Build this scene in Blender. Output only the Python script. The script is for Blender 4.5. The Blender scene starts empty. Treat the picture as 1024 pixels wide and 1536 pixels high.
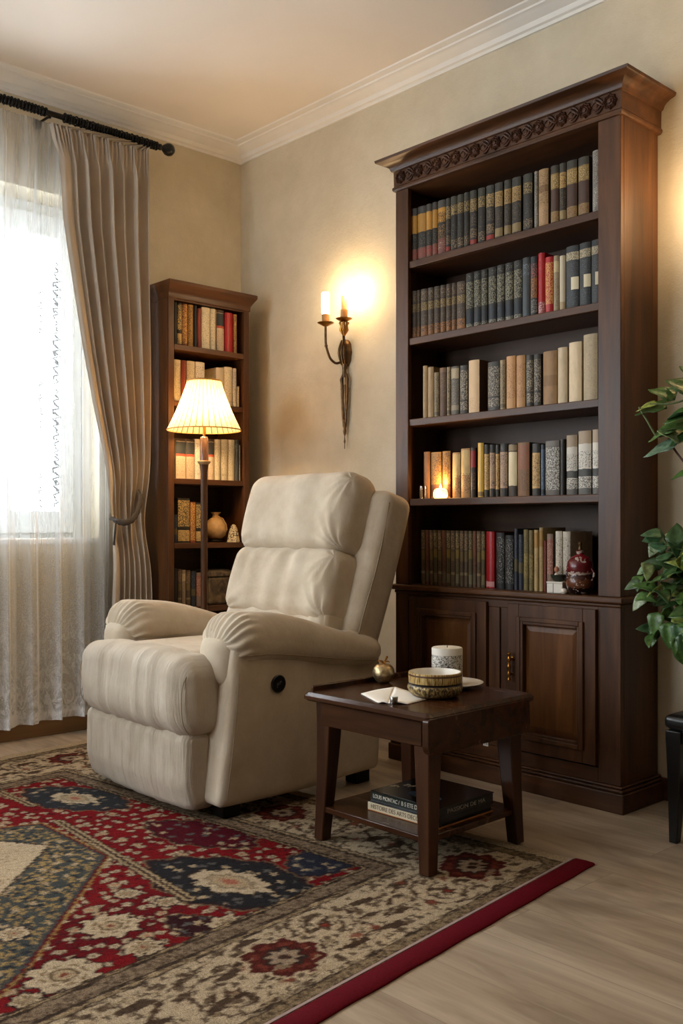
import bpy, bmesh, math, random
import numpy as np
from mathutils import Vector, Matrix, Euler
random.seed(7)
rng = np.random.default_rng(11)
R = math.radians
scene = bpy.context.scene
COL = scene.collection

# ------------------------------------------------------------------ camera
CAMP = (4.153, -3.12, 0.95)
YAW = R(47.2)
FPX = 1464.0
HOR = 788.0
FW = (-math.sin(YAW), math.cos(YAW))
RT = (math.cos(YAW), math.sin(YAW))
def ray(px, py):
    u = (px - 512) / FPX
    return (FW[0] + u * RT[0], FW[1] + u * RT[1], (HOR - py) / FPX)
def on_y(px, py, Y):
    d = ray(px, py); k = (Y - CAMP[1]) / d[1]
    return (CAMP[0] + k * d[0], Y, CAMP[2] + k * d[2])
def on_x(px, py, X):
    d = ray(px, py); k = (X - CAMP[0]) / d[0]
    return (X, CAMP[1] + k * d[1], CAMP[2] + k * d[2])
def on_z(px, py, Z):
    d = ray(px, py); k = (Z - CAMP[2]) / d[2]
    return (CAMP[0] + k * d[0], CAMP[1] + k * d[1], Z)
cam = bpy.data.cameras.new('camera')
cam.sensor_fit = 'HORIZONTAL'; cam.sensor_width = 36.0
cam.lens = 36.0 * FPX / 1024
cam.shift_y = (HOR - 768) / 1024
cam.clip_start = 0.05
camo = bpy.data.objects.new('camera', cam); COL.objects.link(camo)
camo.location = CAMP; camo.rotation_euler = (R(90), 0, YAW)
scene.camera = camo
scene.view_settings.view_transform = 'Standard'
scene.view_settings.look = 'None'
scene.view_settings.gamma = 1.0
scene.view_settings.use_curve_mapping = False
scene.cycles.use_denoising = True
scene.cycles.max_bounces = 10
scene.cycles.diffuse_bounces = 5
scene.cycles.transparent_max_bounces = 16
scene.cycles.sample_clamp_indirect = 6.0
scene.cycles.caustics_reflective = False
scene.cycles.caustics_refractive = False

# ------------------------------------------------------------------ objects
def thing(name, label, cat, loc=(0, 0, 0), rotz=0.0, group=None):
    o = bpy.data.objects.new(name, None); COL.objects.link(o)
    o.location = loc; o.rotation_euler = (0, 0, rotz)
    o.empty_display_size = 0.05
    return tag(o, label, cat, group)
def tag(o, label, cat, group=None):
    o['label'] = label; o['category'] = cat
    if group: o['group'] = group
    return o
def struct(o):
    o['kind'] = 'structure'; return o

class MB:
    def __init__(s): s.v = []; s.f = []; s.m = []
    def add(s, vs, fs, mi=0):
        b = len(s.v)
        s.v += [tuple(p) for p in vs]
        for f in fs: s.f.append(tuple(i + b for i in f)); s.m.append(mi)
        return s
    def box(s, x0, x1, y0, y1, z0, z1, mi=0):
        v = [(x0,y0,z0),(x1,y0,z0),(x1,y1,z0),(x0,y1,z0),(x0,y0,z1),(x1,y0,z1),(x1,y1,z1),(x0,y1,z1)]
        return s.add(v, [(0,3,2,1),(4,5,6,7),(0,1,5,4),(1,2,6,5),(2,3,7,6),(3,0,4,7)], mi)
    def loft(s, loops, mi=0, cap=True, closed=True):
        n = len(loops[0]); v = [p for l in loops for p in l]; f = []
        for i in range(len(loops) - 1):
            for j in range(n if closed else n - 1):
                k = (j + 1) % n
                f.append((i*n+j, i*n+k, (i+1)*n+k, (i+1)*n+j))
        if cap and closed:
            f.append(tuple(reversed(range(n)))); f.append(tuple((len(loops)-1)*n + j for j in range(n)))
        return s.add(v, f, mi)
    def prism(s, poly, axis, a0, a1, mi=0):
        def P(p, a):
            if axis == 'x': return (a, p[0], p[1])
            if axis == 'y': return (p[0], a, p[1])
            return (p[0], p[1], a)
        return s.loft([[P(p, a0) for p in poly], [P(p, a1) for p in poly]], mi)
    def lathe(s, prof, seg=24, c=(0, 0, 0), mi=0, rf=None, axis='z'):
        loops = []
        for r, z in prof:
            l = []
            for j in range(seg):
                a = 2 * math.pi * j / seg
                rr = r * (rf(a, z) if rf else 1)
                p = (rr * math.cos(a), rr * math.sin(a), z)
                if axis == 'y': p = (p[0], p[2], p[1])
                if axis == 'x': p = (p[2], p[0], p[1])
                l.append((c[0] + p[0], c[1] + p[1], c[2] + p[2]))
            loops.append(l)
        b0 = prof[0][0] > .0025; b1 = prof[-1][0] > .0025
        if not (b0 or b1): return s.loft(loops, mi)
        s.loft(loops, mi, cap=False); nf = len(s.v); sg = seg
        if not b0: s.f.append(tuple(reversed(range(nf - sg * len(prof), nf - sg * len(prof) + sg)))); s.m.append(mi)
        if not b1: s.f.append(tuple(range(nf - sg, nf))); s.m.append(mi)
        return s
    def tube(s, pts, r, seg=10, mi=0):
        pts = [Vector(p) for p in pts]; n = len(pts)
        rs = r if isinstance(r, (list, tuple)) else [r] * n
        loops = []; up = None
        for i, p in enumerate(pts):
            t = (pts[min(i+1, n-1)] - pts[max(i-1, 0)]).normalized()
            if up is None:
                up = Vector((0, 0, 1)) if abs(t.z) < .9 else Vector((1, 0, 0))
            a = t.cross(up).normalized(); b = a.cross(t).normalized(); up = b
            loops.append([p + a*rs[i]*math.cos(2*math.pi*j/seg) + b*rs[i]*math.sin(2*math.pi*j/seg) for j in range(seg)])
        return s.loft(loops, mi)
    def build(s, name, mats, parent=None, smooth=None, bevel=0.0, loc=None, seg=2, solid=True):
        me = bpy.data.meshes.new(name)
        me.from_pydata([tuple(map(float, p)) for p in s.v], [], s.f)
        if not isinstance(mats, (list, tuple)): mats = [mats]
        for m in mats: me.materials.append(m)
        me.polygons.foreach_set('material_index', s.m)
        if solid:
            bm = bmesh.new(); bm.from_mesh(me)
            bmesh.ops.recalc_face_normals(bm, faces=bm.faces); bm.to_mesh(me); bm.free()
        if smooth is not None:
            me.shade_smooth()
            if smooth < 180: me.set_sharp_from_angle(angle=R(smooth))
        o = bpy.data.objects.new(name, me); COL.objects.link(o)
        if parent: o.parent = parent
        if loc: o.location = loc
        if bevel:
            b = o.modifiers.new('bevel', 'BEVEL'); b.width = bevel; b.segments = seg
            b.limit_method = 'ANGLE'; b.angle_limit = R(35); b.harden_normals = False
            if smooth is None:
                me.shade_smooth(); me.set_sharp_from_angle(angle=R(50))
        return o

def cush(name, c, h, r, n, mat, parent, deform=None, post=None, extra=None):
    """a padded block: a finely gridded rounded box, then bent by deform(P) in numpy"""
    bm = bmesh.new(); bmesh.ops.create_cube(bm, size=2)
    bmesh.ops.subdivide_edges(bm, edges=bm.edges[:], cuts=n, use_grid_fill=True)
    P = np.array([v.co[:] for v in bm.verts])
    H = np.array(h); q = P * H
    # cosine spacing keeps rounded borders dense
    q = np.sign(P) * H * (np.abs(P) * .55 + .45 * np.sin(np.abs(P) * math.pi / 2))
    k = np.clip(q, -(H - r), H - r); d = q - k
    L = np.linalg.norm(d, axis=1, keepdims=True); L[L < 1e-9] = 1
    q = np.where(np.abs(d).max(axis=1, keepdims=True) > 1e-9, k + d / L * np.minimum(r, 1e9), q)
    if deform is not None: q = deform(q)
    for v, p in zip(bm.verts, q): v.co = Vector(p) + Vector(c) if post is None else Vector((0, 0, 0))
    if post is not None:
        q = post(q + np.array(c))
        for v, p in zip(bm.verts, q): v.co = p
    bmesh.ops.recalc_face_normals(bm, faces=bm.faces)
    me = bpy.data.meshes.new(name); bm.to_mesh(me); bm.free()
    me.materials.append(mat); me.shade_smooth()
    o = bpy.data.objects.new(name, me); COL.objects.link(o)
    if parent: o.parent = parent
    return o

def sn(x, y, seed, k=6, f=1.0):
    """smooth wavy pseudo noise in about -1..1"""
    g = np.random.default_rng(seed); out = np.zeros_like(x)
    for i in range(k):
        a = g.uniform(.5, 1.6) * f; b = g.uniform(-.6, .6) * f; p = g.uniform(0, 6.28)
        out = out + np.sin(a * x + b * y + p)
    return out / k ** .5 / 1.2

# ------------------------------------------------------------------ materials
def lin(c):
    if isinstance(c, str):
        c = c.lstrip('#'); c = [int(c[i:i+2], 16) / 255 for i in (0, 2, 4)]
    return tuple((v / 12.92 if v <= .04045 else ((v + .055) / 1.055) ** 2.4) for v in c) + (1.0,)
class NT:
    def __init__(s, name):
        s.mat = bpy.data.materials.new(name); s.mat.use_nodes = True
        s.t = s.mat.node_tree; s.t.nodes.clear()
        s.out = s.n('ShaderNodeOutputMaterial')
    def n(s, typ, **kw):
        nd = s.t.nodes.new(typ)
        for k, v in kw.items():
            if k.startswith('_'):
                key = k[1:]; key = int(key) if key.isdigit() else key
                nd.inputs[key].default_value = v
            else: setattr(nd, k, v)
        return nd
    def l(s, a, b): s.t.links.new(a, b)
    def ramp(s, fac, stops, mode='LINEAR'):
        r = s.n('ShaderNodeValToRGB'); r.color_ramp.interpolation = mode
        e = r.color_ramp.elements
        while len(e) < len(stops): e.new(.5)
        for el, (p, c) in zip(e, stops):
            el.position = p; el.color = c if not isinstance(c, str) else lin(c)
        s.l(fac, r.inputs[0]); return r.outputs[0]
    def noise(s, vec, scale, detail=3, rough=.5, dist=0.0):
        nd = s.n('ShaderNodeTexNoise', _Scale=scale, _Detail=detail, _Roughness=rough, _Distortion=dist)
        if vec is not None: s.l(vec, nd.inputs['Vector'])
        return nd.outputs['Fac']
    def mapping(s, vec, scale=(1, 1, 1), loc=(0, 0, 0), rot=(0, 0, 0)):
        m = s.n('ShaderNodeMapping'); m.inputs['Scale'].default_value = scale
        m.inputs['Location'].default_value = loc; m.inputs['Rotation'].default_value = rot
        s.l(vec, m.inputs['Vector']); return m.outputs[0]
    def mix(s, fac, a, b, mode='MIX'):
        m = s.n('ShaderNodeMix', data_type='RGBA', blend_type=mode)
        for k, v in ((0, fac), (6, a), (7, b)):
            if isinstance(v, (int, float)): m.inputs[k].default_value = v
            elif isinstance(v, (tuple, str)): m.inputs[k].default_value = v if isinstance(v, tuple) else lin(v)
            else: s.l(v, m.inputs[k])
        return m.outputs[2]
    def math(s, op, a, b=0.0, c=None):
        m = s.n('ShaderNodeMath', operation=op)
        for k, v in ((0, a), (1, b), (2, c)):
            if v is None: continue
            if isinstance(v, (int, float)): m.inputs[k].default_value = v
            else: s.l(v, m.inputs[k])
        return m.outputs[0]
    def bump(s, h, strength=.3, dist=.01, normal=None):
        b = s.n('ShaderNodeBump', _Strength=strength, _Distance=dist); s.l(h, b.inputs['Height'])
        if normal: s.l(normal, b.inputs['Normal'])
        return b.outputs[0]
    def bsdf(s, color, rough=.6, metal=0.0, normal=None, spec=.5, **kw):
        b = s.n('ShaderNodeBsdfPrincipled')
        if isinstance(color, (str, tuple)): b.inputs['Base Color'].default_value = lin(color) if isinstance(color, str) else color
        else: s.l(color, b.inputs['Base Color'])
        if isinstance(rough, (int, float)): b.inputs['Roughness'].default_value = rough
        else: s.l(rough, b.inputs['Roughness'])
        b.inputs['Metallic'].default_value = metal
        b.inputs['Specular IOR Level'].default_value = spec
        for k, v in kw.items(): b.inputs[k.replace('_', ' ')].default_value = v
        if normal: s.l(normal, b.inputs['Normal'])
        return b.outputs[0]
    def done(s, sh): s.l(sh, s.out.inputs[0]); return s.mat
    def obj(s): return s.n('ShaderNodeTexCoord').outputs['Object']
    def gen(s): return s.n('ShaderNodeTexCoord').outputs['Generated']

def plain(name, color, rough=.5, metal=0.0, var=.12, scale=30, bump=0.0, spec=.5):
    t = NT(name); o = t.obj(); nz = t.noise(o, scale, 4)
    c = lin(color)
    d = tuple(x * (1 - var) for x in c[:3]) + (1,); e = tuple(min(1, x * (1 + var)) for x in c[:3]) + (1,)
    col = t.ramp(nz, [(.3, d), (.7, e)])
    nrm = t.bump(t.noise(o, scale * 6, 3), bump, .002) if bump else None
    return t.done(t.bsdf(col, rough, metal, nrm, spec))

def wood(name, dark, mid, light, axis='z', rough=.40, fine=1.0, bump=.12, spec=.32):
    t = NT(name); o = t.obj()
    sc = {'x': (1.6, 16, 16), 'y': (16, 1.6, 16), 'z': (16, 16, 1.6)}[axis]
    sf = {'x': (6, 150, 150), 'y': (150, 6, 150), 'z': (150, 150, 6)}[axis]
    v = t.mapping(o, sc); a = t.noise(v, 1.0, 5, .6, .8)
    f = t.noise(t.mapping(o, sf), fine, 3, .6)
    col = t.ramp(a, [(.25, dark), (.5, mid), (.78, light)])
    col = t.mix(t.math('MULTIPLY', f, .45), col, dark)
    rg = t.math('MULTIPLY_ADD', a, .18, rough - .08)
    return t.done(t.bsdf(col, rg, 0, t.bump(f, bump, .002), spec))

WD, WM, WL = '#2e1b0e', '#50311b', '#6e4627'
M_wz = wood('walnut_upright', WD, WM, WL, 'z')
M_wx = wood('walnut_lengthwise', WD, WM, WL, 'x')
M_carve = wood('walnut_carved', '#27170d', '#46291a', '#6b432a', 'x', .45)
M_panel = wood('walnut_burl_panel', '#3a210f', '#623c1d', '#85562b', 'z', .3)
M_back = wood('walnut_back_board', '#29190e', '#3b2616', '#4c341f', 'x', .5)
M_tx = wood('table_walnut', '#241309', '#3f2312', '#58331b', 'x', .24)
M_tz = wood('table_walnut_leg', '#241309', '#412413', '#5a351c', 'z', .32)
SD, SM, SL = '#351e0e', '#533219', '#6e4625'
M_sz = wood('oak_brown_upright', SD, SM, SL, 'z')
M_sx = wood('oak_brown_lengthwise', SD, SM, SL, 'x')
M_black = plain('black_iron', '#14110f', .35, .6)
M_brass = plain('aged_brass', '#b07a34', .28, 1.0, .2)
M_bronze = plain('dark_bronze', '#6a5238', .38, .85, .35, 60, .3)
M_white = plain('white_trim_paint', '#e8e2d8', .5, 0, .03, 8)
M_frame = plain('white_window_paint', '#eef0ee', .4, 0, .02)
M_pages = plain('page_edges', '#d8c7a4', .8, 0, .15, 90)
M_ceram = plain('white_ceramic', '#e4ddd0', .25, 0, .05)
M_paper = plain('white_paper', '#efe9dd', .7, 0, .03)
M_leather = plain('black_leather', '#0e0d0d', .28, 0, .2, 60, .15)
M_steel = plain('brushed_steel', '#8d8984', .25, 1.0, .1)
SKY = 11.5; LAMP_W = 3.4; SCONCE_W = 3.2
scene.view_settings.exposure = 0.52
# ================================================================== the room
RX1, RY1, CEIL = 5.7, -5.3, 2.925
# materials
t = NT('beige_plaster'); o_ = t.obj()
c_ = t.ramp(t.noise(o_, 5, 6, .65), [(.3, '#c8bba1'), (.7, '#d6cab2')])
h_ = t.math('ADD', t.noise(o_, 26, 6, .7), t.math('MULTIPLY', t.noise(o_, 160, 3), .4))
M_wall = t.done(t.bsdf(c_, .85, 0, t.bump(h_, .22, .012), .2))
t = NT('ceiling_paint'); o_ = t.obj()
M_ceil = t.done(t.bsdf(t.ramp(t.noise(o_, 2, 3), [(.3, '#e6ddd1'), (.7, '#ece3d8')]), .9, 0, None, .1))

t = NT('grey_brown_oak_planks'); o_ = t.obj()
br = t.n('ShaderNodeTexBrick', offset=.37, squash=1.0)
br.inputs['Scale'].default_value = 1.0; br.inputs['Brick Width'].default_value = 1.35
br.inputs['Row Height'].default_value = .19; br.inputs['Mortar Size'].default_value = .0016
br.inputs['Mortar Smooth'].default_value = .2; br.inputs['Bias'].default_value = 0
br.inputs['Color1'].default_value = (0, 0, 0, 1); br.inputs['Color2'].default_value = (1, 1, 1, 1)
br.inputs['Mortar'].default_value = (.5, .5, .5, 1)
t.l(o_, br.inputs['Vector'])
off = t.n('ShaderNodeVectorMath', operation='MULTIPLY_ADD')
t.l(br.outputs['Color'], off.inputs[0]); off.inputs[1].default_value = (7, 3, 5); t.l(o_, off.inputs[2])
g1 = t.noise(t.mapping(off.outputs[0], (1.3, 9, 1)), 1.0, 6, .62, 1.1)
g2 = t.noise(t.mapping(off.outputs[0], (5, 95, 1)), 1.0, 4, .6, .3)
g3 = t.noise(t.mapping(off.outputs[0], (.9, 3.2, 1)), 1.0, 4, .6, 1.6)
base = t.ramp(g1, [(.22, '#857462'), (.45, '#ae9c87'), (.62, '#c0af9a'), (.8, '#cbbba6')])
base = t.mix(t.math('MULTIPLY', g2, .32), base, '#54402e')
base = t.mix(t.ramp(g3, [(.56, (0, 0, 0, 1)), (.72, (.5, .5, .5, 1))]), base, '#5e4c3b')
tint = t.ramp(br.outputs['Color'], [(0, (.95, .94, .93, 1)), (1, (1.04, 1.03, 1.0, 1))])
base = t.mix(1.0, base, tint, 'MULTIPLY')
base = t.mix(t.math('MULTIPLY', br.outputs['Fac'], .3), base, '#5b4c3d')
hh = t.math('SUBTRACT', t.math('MULTIPLY', g2, .25), t.math('MULTIPLY', br.outputs['Fac'], .4))
M_floor = t.done(t.bsdf(base, t.math('MULTIPLY_ADD', g2, .2, .36), 0, t.bump(hh, .18, .004), .4))

struct(MB().box(-.3, RX1 + .1, RY1 - .1, .1, -.12, 0).build('floor', M_floor))
struct(MB().box(-.3, RX1 + .1, RY1 - .1, .1, CEIL, CEIL + .12).build('ceiling', M_ceil))
struct(MB().box(-.3, RX1 + .1, 0, .12, 0, CEIL).build('wall_right', M_wall))
# window wall (X = 0) with two openings, rear wall with one more; the unseen two are added for fill
M_wall2 = plain('bounce_cutting_taupe', '#75664f', .9, 0, .05, 4)  # unseen walls made dark to cut bounce light on the chair's side
def wall_with_holes(name, axis, pos, thick, a0, a1, holes, mat=None):
    m = MB(); cuts = sorted(holes); cur = a0
    def bx(u0, u1, z0, z1):
        if axis == 'x': m.box(min(pos, pos + thick), max(pos, pos + thick), u0, u1, z0, z1)
        else: m.box(u0, u1, min(pos, pos + thick), max(pos, pos + thick), z0, z1)
    for (u0, u1, z0, z1) in cuts:
        bx(cur, u0, 0, CEIL); bx(u0, u1, 0, z0); bx(u0, u1, z1, CEIL); cur = u1
    bx(cur, a1, 0, CEIL)
    return struct(m.build(name, mat or M_wall))
WIN = (-2.02, -.83, .863, 2.46)
FILL_WIN2 = (-4.5, -2.75, .863, 2.46)  # unseen window, added to throw soft daylight on the chair
FILL_WIN3 = (.35, 1.75, .863, 2.46)  # unseen window behind the camera, added as front fill light
wall_with_holes('wall_left', 'x', 0, -.24, RY1, 0, [FILL_WIN2, WIN])
wall_with_holes('wall_back', 'y', RY1, -.2, 0, RX1, [FILL_WIN3], M_wall2)
struct(MB().box(RX1, RX1 + .1, RY1, 0, 0, CEIL).build('wall_front', M_wall2))

# windows: frame, sashes with a mullion, sill, glass
t = NT('window_glass'); lw = t.n('ShaderNodeLayerWeight', _Blend=.1)
mx = t.n('ShaderNodeMixShader'); t.l(lw.outputs['Fresnel'], mx.inputs[0])
tr = t.n('ShaderNodeBsdfTransparent'); gl = t.n('ShaderNodeBsdfGlossy', _Roughness=.02)
t.l(tr.outputs[0], mx.inputs[1]); t.l(gl.outputs[0], mx.inputs[2]); M_glass = t.done(mx.outputs[0])
def window(name, axis, pos, u0, u1, z0, z1, mull, fw=.05, sw=.075, d=.06, sill=True):
    def bx(m, a0, a1, b0, b1, d0, d1):
        if axis == 'x': m.box(pos + min(d0, d1), pos + max(d0, d1), a0, a1, b0, b1)
        else: m.box(a0, a1, pos + min(d0, d1), pos + max(d0, d1), b0, b1)
    m = MB()
    bx(m, u0, u0 + fw, z0, z1, 0, -d); bx(m, u1 - fw, u1, z0, z1, 0, -d)
    bx(m, u0 + fw, u1 - fw, z0, z0 + fw, 0, -d); bx(m, u0 + fw, u1 - fw, z1 - fw, z1, 0, -d)
    root = struct(m.build(name, M_frame, bevel=.004))
    edges = [u0 + fw] + list(mull) + [u1 - fw]
    for a, b in zip(edges[:-1], edges[1:]):
        s = MB(); e = .018
        bx(s, a, a + sw, z0 + fw, z1 - fw, e, -d + .01); bx(s, b - sw, b, z0 + fw, z1 - fw, e, -d + .01)
        bx(s, a + sw, b - sw, z0 + fw, z0 + fw + sw + .03, e, -d + .01); bx(s, a + sw, b - sw, z1 - fw - sw - .03, z1 - fw, e, -d + .01)
        so = s.build('window_sash', M_frame, root, bevel=.006)
        g = MB(); bx(g, a + sw - .005, b - sw + .005, z0 + fw + sw, z1 - fw - sw, -.018, -.022)
        g.build('window_pane', M_glass, so)
    if sill:
        s = MB(); bx(s, u0, u1, z0 - .001, z0 + .028, .17, 0)
        s.build('window_sill', M_white, root, bevel=.006)
    return root
window('window_1', 'x', -.17, *WIN, [-1.265])
window('fill_window_2', 'x', -.17, *FILL_WIN2, [-3.62])
window('fill_window_3', 'y', RY1 - .12, *FILL_WIN3, [1.05], sill=False)

# crown moulding (two mitred runs) and dark baseboards
prof = [(0, 2.857), (.010, 2.857), (.013, 2.868), (.024, 2.872), (.030, 2.880), (.033, 2.887), (.048, 2.893), (.068, 2.903),
        (.080, 2.908), (.086, 2.908), (.090, 2.914), (.104, 2.916), (.116, 2.920), (.120, CEIL), (0, CEIL)]
def crown(name, f0, f1):
    m = MB(); m.loft([[f0(p, z) for p, z in prof], [f1(p, z) for p, z in prof]])
    return struct(m.build(name, M_white, smooth=28))
crown('trim_1', lambda p, z: (p, -p, z), lambda p, z: (RX1, -p, z))
crown('trim_2', lambda p, z: (p, -p, z), lambda p, z: (p, RY1, z))
struct(MB().box(.018, RX1, -.016, 0, 0, .078).build('baseboard_right', M_wx, bevel=.004))
struct(MB().box(0, .016, RY1, -.0, 0, .078).build('baseboard_left', wood('light_oak_baseboard', '#6d5033', '#8c6a46', '#9d7b55', 'y'), bevel=.004))

# ------------------------------------------------------------------ light
w = bpy.data.worlds.new('overcast_sky'); scene.world = w; w.use_nodes = True
nt = w.node_tree; bg = nt.nodes['Background']
bg.inputs['Color'].default_value = (.87, .94, 1.0, 1); bg.inputs['Strength'].default_value = SKY
def portal(loc, rot, sx, sy):
    l = bpy.data.lights.new('window_portal', 'AREA'); l.shape = 'RECTANGLE'; l.size = sx; l.size_y = sy
    l.cycles.is_portal = True
    o = bpy.data.objects.new('window_portal', l); COL.objects.link(o); o.location = loc; o.rotation_euler = rot
portal((-.28, (WIN[0]+WIN[1])/2, (WIN[2]+WIN[3])/2), (0, R(-90), 0), WIN[3]-WIN[2], WIN[1]-WIN[0])
portal((-.28, (FILL_WIN2[0]+FILL_WIN2[1])/2, (FILL_WIN2[2]+FILL_WIN2[3])/2), (0, R(-90), 0), FILL_WIN2[3]-FILL_WIN2[2], FILL_WIN2[1]-FILL_WIN2[0])
portal(((FILL_WIN3[0]+FILL_WIN3[1])/2, RY1-.24, (FILL_WIN3[2]+FILL_WIN3[3])/2), (R(90), 0, 0), FILL_WIN3[1]-FILL_WIN3[0], FILL_WIN3[3]-FILL_WIN3[2])
def lamp(loc, power, color, radius=.03):
    l = bpy.data.lights.new('lamp_light', 'POINT'); l.energy = power; l.color = color; l.shadow_soft_size = radius
    o = bpy.data.objects.new('lamp_light', l); COL.objects.link(o); o.location = loc
    return o
def glow(name, color, strength):
    t = NT(name); e = t.n('ShaderNodeEmission', _Strength=strength); e.inputs[0].default_value = lin(color)
    return t.done(e.outputs[0])
# ================================================================== tall walnut bookcase
BX = 1.8995                       # centre of the case on the right wall
D0 = -.255                        # face plane
XL, XR = 1.384 - BX, 2.415 - BX   # outer sides (local)
IL, IR = 1.453 - BX, 2.329 - BX   # opening between the stiles
bc = thing('bookcase', 'tall dark walnut bookcase with carved cornice and two cupboard doors', 'bookcase', (BX, 0, 0))
CT = .712                         # counter height
SHELF_Z = [2.013, 1.703, 1.377, 1.056]
for (a, b, st) in ((XL, XL + .03, 'l'), (XR - .03, XR, 'r')):
    m = MB().box(a, b, D0 + .02, -.045, .085, 2.32)
    m.box(a + (.008 if st == 'l' else 0), b - (0 if st == 'l' else .008), -.041, -.002, .085, 2.32)   # rear strip behind a groove
    m.build('side_panel', M_wz, bc, bevel=.0015)
for a, b in ((XL, IL), (IR, XR)):
    MB().box(a, b, D0, D0 + .02, CT, 2.32).build('stile', M_wz, bc, bevel=.002)
    MB().box(a, b, D0, D0 + .02, .086, CT - .035).build('base_stile', M_wz, bc, bevel=.002)
for a, b in ((XL + .0302, XL + .036), (XR - .036, XR - .0302)):    # inner linings
    MB().box(a, b, D0 + .0205, -.045, CT, 2.32).build('inner_lining', M_wz, bc)
MB().box(XL + .03, XR - .03, -.018, -.003, .09, 2.32).build('back_panel', M_back, bc)
for z in SHELF_Z:
    m = MB(); m.box(IL + .0005, IR - .0005, D0 + .006, D0 + .0201, z - .028, z); m.box(XL + .0365, XR - .0365, D0 + .0202, -.019, z - .028, z)
    m.build('shelf', M_wx, bc, bevel=.0025)
MB().box(IL + .0005, IR - .0005, D0 + .002, -.019, 2.316, 2.335).build('top_board', M_wx, bc)
# base: counter, rails, centre stiles, plinth
m = MB().box(XL - .004, XR + .004, D0 - .006, -.003, CT - .036, CT - .022)
m.box(XL - .018, XR + .018, D0 - .022, -.003, CT - .0215, CT)
m.build('counter', M_wx, bc, bevel=.006, seg=3)
m = MB().box(IL, IR, D0, D0 + .02, CT - .062, CT - .0365)
m.build('top_rail', M_wx, bc, bevel=.001)
MB().box(IL, IR, D0, D0 + .02, .0865, .135).build('bottom_rail', M_wx, bc, bevel=.001)
m = MB(); cl, cr = on_y(732.5, 1000, D0)[0] - BX, on_y(763.5, 1000, D0)[0] - BX
m.box(cl, cr, D0, D0 + .02, .136, CT - .0625)
k = (cr - cl)
m.box(cl + k * .40, cl + k * .60, D0 - .008, D0, .136, CT - .0625)
m.build('centre_stile', M_wz, bc, bevel=.003)
m = MB().box(XL - .022, XR + .022, D0 - .022, -.003, 0, .066)
m.box(XL - .016, XR + .016, D0 - .016, -.003, .0665, .077)
m.box(XL - .008, XR + .008, D0 - .008, -.003, .0772, .086)
m.build('plinth', M_wx, bc, bevel=.004)
MB().box(XL + .031, XR - .031, D0 + .03, -.02, .087, .1).build('base_board', M_back, bc)
# doors
def door(a, b, z0, z1, handle_x=None):
    y = D0 + .006; sw = .05
    m = MB().box(a, a + sw, y - .02, y, z0, z1).box(b - sw, b, y - .02, y, z0, z1)
    m.box(a + sw, b - sw, y - .02, y, z0, z0 + sw).box(a + sw, b - sw, y - .02, y, z1 - sw, z1)
    d = m.build('door', M_wz, bc, bevel=.002)
    mo = MB()
    for (i, p, th) in ((0, -.029, .011), (.0115, -.025, .010)):   # stepped moulding round the panel
        u0, u1, v0, v1 = a + sw + i, b - sw - i, z0 + sw + i, z1 - sw - i
        mo.box(u0 - .006, u0 + th, y + p, y, v0 - .006, v1 + .006).box(u1 - th, u1 + .006, y + p, y, v0 - .006, v1 + .006)
        mo.box(u0 + th, u1 - th, y + p, y, v0 - .006, v0 + th).box(u0 + th, u1 - th, y + p, y, v1 - th, v1 + .006)
    mo.build('panel_moulding', M_wz, d, bevel=.003)
    u0, u1, v0, v1 = a + sw + .022, b - sw - .022, z0 + sw + .022, z1 - sw - .022
    pm = MB(); e = .022
    pm.loft([[(u0, y, v0), (u1, y, v0), (u1, y, v1), (u0, y, v1)],
             [(u0, y - .006, v0), (u1, y - .006, v0), (u1, y - .006, v1), (u0, y - .006, v1)],
             [(u0 + e, y - .014, v0 + e), (u1 - e, y - .014, v0 + e), (u1 - e, y - .014, v1 - e), (u0 + e, y - .014, v1 - e)]])
    pm.build('door_panel', M_panel, d)
    return d
dz0, dz1 = .142, CT - .045
dl = door(on_y(616.5, 1000, D0)[0] - BX, cl - .002, dz0, dz1)
dr = door(cr + .002, on_y(896, 1000, D0)[0] - BX, dz0, dz1)
hx = cr + .025; hz = .441
hp = [(.001, -.052), (.006, -.05), (.0075, -.046), (.004, -.041), (.0055, -.034), (.008, -.027), (.0055, -.02), (.0045, -.01), (.0075, -.002),
      (.0075, .002), (.0045, .01), (.0055, .02), (.008, .027), (.0055, .034), (.004, .041), (.0075, .046), (.006, .05), (.001, .052)]
m = MB().lathe(hp, 14, (hx, D0 - .034, hz))
for dz in (-.028, .028): m.tube([(hx, D0 - .0135, hz + dz), (hx, D0 - .034, hz + dz)], .0035, 8)
m.lathe([(.001, -.0001), (.008, -.0001), (.008, -.003), (.001, -.004)], 12, (hx, D0 - .0135, hz + .028), axis='y')
h = m.build('handle', M_brass, dr, smooth=60); h['label'] = 'turned brass pull'
# cornice
F0, F1 = 2.318, 2.392
m = MB()
def ring(p, z): return [(XL - p, D0 - p, z), (XR + p, D0 - p, z), (XR + p, -.003, z), (XL - p, -.003, z)]
cp = [(.0, F0 - .012), (.006, F0 - .010), (.010, F0 - .004), (.010, F0 + .004), (.005, F0 + .010), (.006, F1 - .006), (.013, F1 - .003), (.016, F1 + .004),
      (.018, F1 + .010), (.026, F1 + .018), (.040, F1 + .026), (.056, F1 + .031), (.060, F1 + .034), (.062, F1 + .043)]
m.loft([ring(p, z) for p, z in cp])
cor = m.build('cornice', M_wx, bc, smooth=28)
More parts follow.
